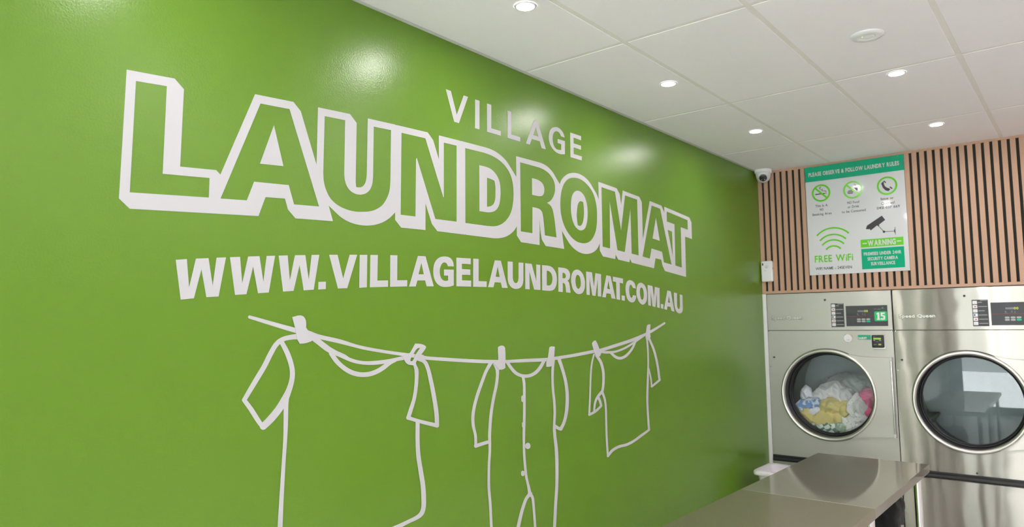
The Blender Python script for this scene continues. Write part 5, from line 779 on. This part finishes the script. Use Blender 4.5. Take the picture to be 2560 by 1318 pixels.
    obj('ready_mark', sline([(kx + 0.256, 1.8195), (kx + 0.262, 1.8175), (kx + 0.268, 1.8255)], 0.004, y - 0.0018), 'button_green', cp)
    if numbered:
        np_ = obj('number_plate', plate([rrect(kx + 0.2045, 1.7185, kx + 0.2915, 1.7925, 0.008)], y - 0.0013, 0.002), 'number_green', cp, 'green plate with white number 15')
        nx = kx + 0.2195
        one = [(nx, 1.7290), (nx + 0.0255, 1.7290), (nx + 0.0255, 1.7355), (nx + 0.0195, 1.7355), (nx + 0.0195, 1.7840), (nx + 0.0085, 1.7840), (nx, 1.7765), (nx, 1.7695), (nx + 0.0065, 1.7715), (nx + 0.0065, 1.7355), (nx, 1.7355)]
        f = nx + 0.0280
        five = [(f, 1.7420), (f, 1.7340), (f + 0.005, 1.7290), (f + 0.025, 1.7290), (f + 0.031, 1.7350), (f + 0.031, 1.7580), (f + 0.025, 1.7635), (f + 0.0125, 1.7635), (f + 0.0125, 1.7735), (f + 0.030, 1.7735), (f + 0.030, 1.7840), (f + 0.001, 1.7840), (f + 0.001, 1.7545), (f + 0.016, 1.7545), (f + 0.019, 1.7520), (f + 0.019, 1.7410), (f + 0.016, 1.7385), (f + 0.0125, 1.7385), (f + 0.0125, 1.7420)]
        obj('number', plate([one], y - 0.0034, 0.0006), 'white_plastic', np_); obj('number', plate([five], y - 0.0034, 0.0006), 'white_plastic', np_)
        # round sticker (its square code left out) and coloured ring
        st = obj('sticker', plate([circ(x0 + 0.6255, 1.5875, 0.0320)], y - 0.0004, 0.0006), 'white_plastic', t, 'round white sticker with coloured edge')
        for i, mm in enumerate(('red', 'yellow', 'blue', 'button_green', 'red', 'blue', 'red', 'button_green')):
            obj('sticker_edge', sline(arc(x0 + 0.6255, 1.5875, 0.0325, i * 45 + 20, i * 45 + 58, 6), 0.0026, y - 0.0014), mm, st)
        obj('sticker_text', rects(y - 0.0012, [(x0 + 0.6105, 1.5770, x0 + 0.6405, 1.5785), (x0 + 0.6125, 1.5725, x0 + 0.6385, 1.5740), (x0 + 0.6155, 1.5680, x0 + 0.6355, 1.5695)], 0.0004), 'grey_mark', st)
        bs = obj('sticker', rects(y - 0.0004, [(x0 + 0.6975, 1.5765, x0 + 0.7905, 1.6128)], 0.0006), 'sign_green', t, 'green sticker reading BASKET')
        obj('sticker_lettering', text('BASKET', x0 + 0.7020, x0 + 0.7605, 1.5800, 0.0165, y - 0.0012, 0.045), 'white_plastic', bs)
        rd = obj('card_reader', box(new(), (x0 + 0.8030, y - 0.046, 1.5150), (x0 + 0.8870, y - 0.012, 1.6130), 0.010, 4), 'black_plastic', t, 'black payment reader with small green screen', smooth=True, wn=True)
        obj('reader_bracket', box(new(), (x0 + 0.8050, y - 0.0125, 1.5070), (x0 + 0.8930, y - 0.0004, 1.6110), 0.002, 1), 'rim', rd)
        obj('reader_screen', rects(y - 0.0462, [(x0 + 0.8165, 1.5790, x0 + 0.8690, 1.5915)], 0.0006), 'lcd', rd)
        for r1 in [(x0 + 0.8165, 1.5690, x0 + 0.8285, 1.5745), (x0 + 0.8560, 1.5690, x0 + 0.8680, 1.5745), (x0 + 0.8370, 1.5620, x0 + 0.8500, 1.5635), (x0 + 0.8165, 1.5400, x0 + 0.8380, 1.5425), (x0 + 0.8165, 1.5980, x0 + 0.8280, 1.6000)]: obj('reader_mark', rects(y - 0.0462, [r1], 0.0005), 'grey_mark', rd)
        obj('reader_button', plate([rrect(x0 + 0.8500, 1.5360, x0 + 0.8690, 1.5470, 0.003)], y - 0.0462, 0.0012), 'yellow', rd)
    return t
dryer(DX, 'stainless tumble dryer numbered 15, full of laundry, beside the green wall', True)
dryer(DX + 0.952, 'empty stainless tumble dryer with streaked reflections, to the right of dryer 15', False)

# ------------------------------------------------------------------ washing inside the first dryer
AX, AZ, DR = 0.494, 1.140, 0.415
def cloth_mat(name, rgb, pattern=None, rgb2=None, scale=20):
    m = mat(name, rgb, 0.85, noise_amt=0.05, noise_scale=30, bump=0.012, bump_scale=22, sheen=0.2)
    if pattern:
        nt = m.node_tree; b = nt.nodes['Principled BSDF']
        tc = nt.nodes.new('ShaderNodeTexCoord'); mp = nt.nodes.new('ShaderNodeMapping')
        mp.inputs['Rotation'].default_value = (0.25, 0.55, 0.2)
        nt.links.new(tc.outputs['Object'], mp.inputs['Vector'])
        if pattern == 'checker':
            t = nt.nodes.new('ShaderNodeTexChecker'); t.inputs['Scale'].default_value = scale
            t.inputs['Color1'].default_value = rgb; t.inputs['Color2'].default_value = rgb2; out = t.outputs['Color']
            nt.links.new(mp.outputs['Vector'], t.inputs['Vector'])
        else:
            n = nt.nodes.new('ShaderNodeTexVoronoi') if pattern == 'dots' else nt.nodes.new('ShaderNodeTexNoise')
            n.inputs['Scale'].default_value = scale
            nt.links.new(mp.outputs['Vector'], n.inputs['Vector'])
            r = nt.nodes.new('ShaderNodeValToRGB')
            lo, hi = (0.16, 0.22) if pattern == 'dots' else (0.48, 0.54)
            r.color_ramp.elements[0].position = lo; r.color_ramp.elements[0].color = rgb2
            r.color_ramp.elements[1].position = hi; r.color_ramp.elements[1].color = rgb
            nt.links.new(n.outputs['Distance'] if pattern == 'dots' else n.outputs['Fac'], r.inputs['Fac']); out = r.outputs['Color']
        nt.links.new(out, b.inputs['Base Color'])
    return m
def crumple(lobes, seed, fold=0.022, freq=9.0, flat=(0, 0, 1)):
    """crumpled cloth: soft lobes with ridged, wandering folds, kept inside the drum and behind the glass"""
    bm = new()
    off = Vector((seed * 7.31, seed * 3.17, seed * 5.77))
    for (c, r, tilt) in lobes:
        b = bmesh.new(); bmesh.ops.create_icosphere(b, subdivisions=5, radius=1.0)
        for v in b.verts:
            d = v.co.copy()
            p = Vector((d.x * r[0], d.y * r[1], d.z * r[2]))
            q = Matrix.Rotation(tilt, 3, 'Y') @ p
            wp = (q + Vector(c)) * freq * 1.35 + off
            wv = noise.noise_vector(wp * 0.45) * 1.4
            wpp = wp + wv; wpp = Vector((wpp.x, wpp.y, wpp.z))
            rd = 1.0 - abs(noise.noise(Vector((wpp.x * 0.9 + wpp.z * 0.5, wpp.y * 0.4, wpp.z * 0.9 - wpp.x * 0.4)))) * 2.2
            rd2 = 1.0 - abs(noise.noise(wpp * 2.1)) * 2.0
            n = d.normalized()
            amt = 1.7 * fold * (max(rd, -0.2) * 0.8 + rd2 * 0.4) + 0.02 * noise.noise(wp * 0.6)
            q = q + (Matrix.Rotation(tilt, 3, 'Y') @ n) * amt
            w_ = q + Vector(c)
            w_.y = max(w_.y, YB + 0.114 + 0.004 * noise.noise(wp))
            e = Vector((w_.x - AX, 0, w_.z - AZ)); lim = 0.318 if w_.y < YB + 0.155 else 0.343
            if w_.y < YB + 0.122: lim = 0.296
            if e.length > lim: e = e.normalized() * lim; w_.x = AX + e.x; w_.z = AZ + e.z
            v.co = w_
        bm = merge(bm, b)
    return bm
from mathutils.bvhtree import BVHTree
TREES = []
def inside(tr, p):
    co, nr, ix, ds = tr.find_nearest(p)
    return (p - co).dot(nr) < 0.0012
def evaluated(bm, mods):
    """run a bmesh through modifiers and give back the result"""
    me = bpy.data.meshes.new('t'); bm.to_mesh(me); bm.free()
    o = bpy.data.objects.new('t', me); COL.objects.link(o)
    for f in mods: f(o)
    r = bpy.data.meshes.new_from_object(o.evaluated_get(bpy.context.evaluated_depsgraph_get()))
    out = bmesh.new(); out.from_mesh(r)
    bpy.data.objects.remove(o); bpy.data.meshes.remove(me); bpy.data.meshes.remove(r)
    return out
def settle(bm):
    """one closed cloth body, cut back wherever a garment lying in front of it already is"""
    def remesh(o):
        m = o.modifiers.new('r', 'REMESH'); m.mode = 'VOXEL'; m.voxel_size = 0.0050
    bm = evaluated(bm, [remesh])
    bmesh.ops.triangulate(bm, faces=bm.faces)
    bm.normal_update()
    whole = BVHTree.FromBMesh(bm)
    for tr in TREES:
        gone = {f for f in bm.faces if any(inside(tr, v.co) for v in f.verts)}
        bm.faces.ensure_lookup_table()
        gone |= {bm.faces[a] for a, b in BVHTree.FromBMesh(bm).overlap(tr)}
        bmesh.ops.delete(bm, geom=list(gone), context='FACES')
    bm.faces.ensure_lookup_table()
    seen = set()                                   # drop tiny offcuts
    junk = []
    for f in bm.faces:
        if f in seen: continue
        st = [f]; comp = []; seen.add(f)
        while st:
            q = st.pop(); comp.append(q)
            for e in q.edges:
                for w in e.link_faces:
                    if w not in seen: seen.add(w); st.append(w)
        if len(comp) < 60: junk += comp
    bmesh.ops.delete(bm, geom=junk, context='FACES')
    bm.normal_update()
    TREES.append(whole)
    return bm
G = 'washing inside dryer 15'
def garment(name, label, m, lobes, seed, cat='laundry', **k):
    c = lobes[0][0]
    o = obj(name, settle(crumple(lobes, seed, **k)), m, origin=c, smooth=True, angle=180)
    return tag(o, label, cat, G)
CM = {
 'grey': cloth_mat('grey_cotton', lin(176, 180, 178)), 'mauve': cloth_mat('mauve_cotton', lin(150, 146, 160)),
 'white': cloth_mat('white_cotton', lin(232, 230, 233)), 'white2': cloth_mat('cool_white_cotton', lin(226, 228, 240)),
 'blue': cloth_mat('blue_print_cotton', lin(216, 224, 240), 'blotch', lin(124, 160, 212), 26),
 'yellow': cloth_mat('mustard_cotton', lin(224, 207, 140)), 'dots': cloth_mat('speckled_cotton', lin(240, 239, 240), 'dots', lin(176, 176, 180), 45),
 'pink': cloth_mat('pink_cotton', lin(236, 96, 150)), 'check': cloth_mat('green_check_cotton', lin(232, 238, 234), 'checker', lin(112, 146, 132), 22),
 'sage': cloth_mat('sage_cotton', lin(206, 218, 204), 'blotch', lin(168, 190, 168), 40)}
garment('tea_towel', 'green and white checked tea towel at the bottom of dryer 15', CM['check'], [((0.420, 6.165, 0.860), (0.15, 0.055, 0.045), 0.12)], 10, fold=0.010, freq=7)
garment('face_cloth', 'pale sage cloth beside the checked tea towel in dryer 15', CM['sage'], [((0.548, 6.150, 0.862), (0.055, 0.045, 0.034), 0)], 11, fold=0.012)
garment('jumper', 'mustard yellow jumper crumpled at the centre of dryer 15', CM['yellow'], [((0.462, 6.215, 1.020), (0.080, 0.075, 0.070), -0.2), ((0.560, 6.195, 0.985), (0.050, 0.065, 0.072), 0.3), ((0.430, 6.165, 0.925), (0.105, 0.055, 0.042), -0.1), ((0.268, 6.175, 0.940), (0.062, 0.055, 0.062), 0.5)], 6, fold=0.018, freq=10)
garment('undershirt', 'white vest tucked between the folds of the mustard jumper', CM['white2'], [((0.338, 6.165, 0.968), (0.068, 0.060, 0.052), 0.4)], 7, fold=0.014, freq=11)
garment('blouse', 'white speckled blouse on the right in dryer 15, under the pink cloth', CM['dots'], [((0.655, 6.215, 1.015), (0.085, 0.085, 0.095), 0.2), ((0.610, 6.165, 0.905), (0.12, 0.060, 0.048), -0.25)], 8, fold=0.018, freq=11)
garment('napkin', 'blue and white patterned cloth at the left of dryer 15', CM['blue'], [((0.275, 6.185, 1.025), (0.095, 0.060, 0.045), -0.25)], 5, fold=0.014)
garment('sock', 'small white cloth sticking up at the left of dryer 15', CM['white2'], [((0.262, 6.21, 1.105), (0.040, 0.045, 0.078), 0.15)], 4, fold=0.012)
garment('bath_towel', 'bright pink cloth at the right edge of dryer 15', CM['pink'], [((0.735, 6.235, 1.105), (0.055, 0.080, 0.060), 0.4), ((0.745, 6.185, 0.985), (0.040, 0.050, 0.045), 0)], 9, fold=0.014)
garment('shirt', 'big plain white shirt heaped in the middle of dryer 15', CM['white'], [((0.440, 6.32, 1.095), (0.13, 0.09, 0.085), -0.35), ((0.530, 6.29, 1.070), (0.085, 0.08, 0.075), 0.6), ((0.350, 6.28, 1.060), (0.06, 0.07, 0.06), 0)], 3, fold=0.024, freq=8)
garment('folded_sheet', 'pale grey sheet at the back of dryer 15, above the other washing', CM['grey'], [((0.545, 6.47, 1.165), (0.17, 0.13, 0.085), -0.05), ((0.56, 6.50, 1.03), (0.20, 0.14, 0.12), 0)], 1, fold=0.02, freq=6)
garment('towel', 'mauve grey cloth bunched behind the grey sheet in dryer 15', CM['mauve'], [((0.410, 6.58, 1.205), (0.10, 0.07, 0.05), -0.3)], 2)

# ------------------------------------------------------------------ stainless benches
def bench(y0, y1, label, steel):
    xa, xb, z = 0.757, 1.3715, 0.900
    t = thing('steel_bench', ((xa + xb) / 2, (y0 + y1) / 2, 0), label, 'table', 'stainless steel folding benches')
    bm = new()
    a = [(xa, y0), (xb, y0), (xb, y1), (xa, y1)]
    bv = 0.004
    box(bm, (xa, y0, z - 0.046), (xb, y1, z), 0.003, 3)
    dl = [f for f in bm.faces if f.calc_center_median().z < z - 0.0459]
    bmesh.ops.delete(bm, geom=dl, context='FACES')
    b2 = box(new(), (xa + 0.004, y0 + 0.004, z - 0.018), (xb - 0.004, y1 - 0.004, z - 0.004))
    tp = obj('top', merge(bm, b2), steel, t)
    brush(tp, (1, 0))
    for x in (xa + 0.055, xb - 0.048):
        for yy in (y0 + 0.09, y1 - 0.09):
            lg = obj('leg', tube(new(), [(x, yy, 0.018), (x, yy, z - 0.018)], 0.0205, 20), 'chrome', t, smooth=True)
            obj('foot', lathe(new(), [(0, 0), (0.024, 0), (0.024, 0.014), (0.018, 0.022), (0, 0.022)], axZ(x, yy, 0.0), 20), 'rubber', lg, smooth=True)
    t.rotation_euler = (0, 0, -0.013)
    return t
bench(3.4965, 4.722, 'stainless steel folding bench nearer the dryers, with a shiny far corner', 'bench_steel')
bench(2.285, 3.4945, 'stainless steel folding bench end-on to the first, cut off by the picture bottom', 'bench_steel_worn').location.x -= 0.0158

# ------------------------------------------------------------------ white laundry tub by the wall
tb = thing('laundry_tub', (0.36, 5.49, 0), 'white plastic laundry tub between the green wall and the bench', 'tub')
def rr3(x0, y0, x1, y1, r, z, n=6):
    return [(a, b, z) for a, b in rrect(x0, y0, x1, y1, r, n)]
def loft(bm, loops):
    L = [[bm.verts.new(p) for p in l] for l in loops]
    for A, B in zip(L, L[1:]):
        for i in range(len(A)): bm.faces.new((A[i], A[(i + 1) % len(A)], B[(i + 1) % len(B)], B[i]))
    return L
def dip(p):              # lowered grip in the middle of the far and right rims
    x, y, z = p
    k = min(1, max(0, (x - 0.215) / 0.07)) * (1 if y > 5.6 else 0)
    return (x, y, z - 0.024 * k)
x0, y0, x1, y1 = 0.108, 5.300, 0.640, 5.690
bm = new()
L = loft(bm, [rr3(x0 + 0.10, y0 + 0.075, x1 - 0.10, y1 - 0.075, 0.05, 0.03), rr3(x0 + 0.042, y0 + 0.04, x1 - 0.042, y1 - 0.04, 0.055, 0.50), rr3(x0 + 0.030, y0 + 0.030, x1 - 0.030, y1 - 0.030, 0.055, 0.560),
              [dip(p) for p in rr3(x0 + 0.028, y0 + 0.028, x1 - 0.028, y1 - 0.028, 0.055, 0.585)]])
bm.faces.new(L[0][::-1])
L2 = loft(bm, [[dip(p) for p in rr3(x0 + 0.036, y0 + 0.036, x1 - 0.036, y1 - 0.036, 0.05, 0.616)], rr3(x0 + 0.048, y0 + 0.046, x1 - 0.048, y1 - 0.046, 0.05, 0.48), rr3(x0 + 0.106, y0 + 0.08, x1 - 0.106, y1 - 0.08, 0.045, 0.040)])
bm.faces.new(L2[-1])
bmesh.ops.recalc_face_normals(bm, faces=bm.faces)
obj('tub_body', bm, 'tub_plastic', tb, smooth=True, angle=50)
bm = new()
A = lambda d, z, r: [dip(p) for p in rr3(x0 + d, y0 + d, x1 - d, y1 - d, r, z)]
loft(bm, [A(0.027, 0.584, 0.055), A(0.004, 0.586, 0.06), A(0.0, 0.592, 0.062), A(0.0, 0.604, 0.062), A(0.004, 0.614, 0.06), A(0.012, 0.620, 0.057), A(0.026, 0.6205, 0.053), A(0.037, 0.617, 0.05)])
bmesh.ops.recalc_face_normals(bm, faces=bm.faces)
obj('tub_rim', bm, 'tub_plastic', tb, smooth=True, angle=70)

# ------------------------------------------------------------------ rubbish bin with black liner under the bench
bx, by = 1.055, 4.715
rb = thing('rubbish_bin', (bx, by, 0), 'dark grey rubbish bin under the far end of the steel bench', 'bin')
def bloop(hx, hy, z, n=56, ruff=0.0, ph=0.0, zr=0.0):
    out = []
    for k in range(n):
        a = 2 * pi * k / n
        c, s = math.cos(a), math.sin(a)
        r = 1.0 / (abs(c) ** 5 + abs(s) ** 5) ** 0.2
        w = 1 + ruff * (0.6 * noise.noise(Vector((c * 4 + ph, s * 4, z * 25))) + 0.4 * math.sin(9 * a + ph))
        out.append((bx + hx * r * c * w, by + hy * r * s * w, z + zr * noise.noise(Vector((c * 3, s * 3 + ph, 1.7)))))
    return out
bm = new(); L = loft(bm, [bloop(0.135, 0.125, 0.0), bloop(0.148, 0.14, 0.555), bloop(0.152, 0.144, 0.558), bloop(0.152, 0.144, 0.575), bloop(0.142, 0.134, 0.575), bloop(0.13, 0.12, 0.02)])
bm.faces.new(L[0][::-1]); bm.faces.new(L[-1]); bmesh.ops.recalc_face_normals(bm, faces=bm.faces)
obj('bin_body', bm, 'bin_plastic', rb, smooth=True, angle=40)
bl = thing('bin_liner', (bx, by, 0.5), 'black plastic liner bag bunched over the rim of the grey bin', 'bag')
bm = new()
L = loft(bm, [bloop(0.160, 0.152, 0.525, ruff=0.03, ph=1, zr=0.04), bloop(0.167, 0.159, 0.545, ruff=0.03, ph=2, zr=0.02), bloop(0.162, 0.154, 0.580, ruff=0.02, ph=3), bloop(0.170, 0.162, 0.610, ruff=0.05, ph=4, zr=0.02), bloop(0.172, 0.164, 0.640, ruff=0.06, ph=5, zr=0.03), bloop(0.162, 0.154, 0.672, ruff=0.06, ph=6, zr=0.03), bloop(0.148, 0.14, 0.700, ruff=0.07, ph=7, zr=0.03), bloop(0.130, 0.12, 0.735, ruff=0.08, ph=8, zr=0.03), bloop(0.115, 0.105, 0.690, ruff=0.06, ph=9, zr=0.02), bloop(0.112, 0.10, 0.40, ruff=0.02, ph=10)])
bmesh.ops.recalc_face_normals(bm, faces=bm.faces)
obj('bag_film', bm, 'bag', bl, smooth=True, angle=70)

# ------------------------------------------------------------------ downlights
def downlight(x, y, label):
    t = thing('recessed_downlight', (x, y, H), label, 'downlight', 'round recessed ceiling downlights')
    obj('trim_ring', lathe(new(), [(0.0345, -0.0010), (0.0365, -0.0040), (0.0430, -0.0042), (0.0460, -0.0006), (0.0460, 0.0)], axZ(x, y, H - 0.0002), 48), 'white_plastic', t, smooth=True, angle=50)
    obj('diffuser', lathe(new(), [(0.0348, -0.0016), (0.020, -0.0022), (0, -0.0024)], axZ(x, y, H - 0.0002), 40), 'lamp', t, smooth=True)
    return t
VIS = [(0.4805, 2.161, 'white ceiling downlight in the row along the green wall, nearest the picture top'),
       (0.4840, 3.390, 'white ceiling downlight second in the row along the green wall, above the word VILLAGE'),
       (0.4860, 4.651, 'white ceiling downlight in the row along the green wall, nearest the security camera'),
       (1.4525, 4.030, 'white ceiling downlight between the round emergency light and the slatted panel'),
       (1.4450, 5.288, 'white ceiling downlight just in front of the slatted panel, right of the sign')]
for v in VIS: downlight(*v)
OUT = [(0.48, y) for y in (0.93, -0.30, -1.53)] + [(1.45, y) for y in (2.772, 1.514, 0.256, -1.0)]
for k, x in enumerate((2.42, 3.39, 4.36, 5.33, 6.30)):
    OUT += [(x, y) for y in ((5.288, 4.03, 2.772, 1.514, 0.256, -1.0) if k % 2 else (4.651, 3.390, 2.161, 0.93, -0.3, -1.53))]
for x, y in OUT: downlight(x, y, 'white ceiling downlight beyond the edges of the picture')

em = thing('emergency_light', (1.459, 3.388, H), 'round white emergency light with tiny green indicator on the ceiling', 'emergency light')
obj('housing', lathe(new(), [(0.068, 0.0), (0.0675, -0.006), (0.062, -0.0105), (0.045, -0.0120), (0.034, -0.0118), (0.031, -0.0100), (0.029, -0.0095)], axZ(1.459, 3.388, H - 0.0002), 56), 'white_plastic', em, smooth=True, angle=45)
obj('lens', lathe(new(), [(0.0295, -0.0095), (0.022, -0.0112), (0.010, -0.0122), (0, -0.0125)], axZ(1.459, 3.388, H - 0.0002), 40), 'white_plastic', em, smooth=True)
obj('indicator', lathe(new(), [(0.0022, 0), (0.0018, -0.0012), (0, -0.0016)], axZ(1.442, 3.372, H - 0.0118), 10), 'indicator', em)
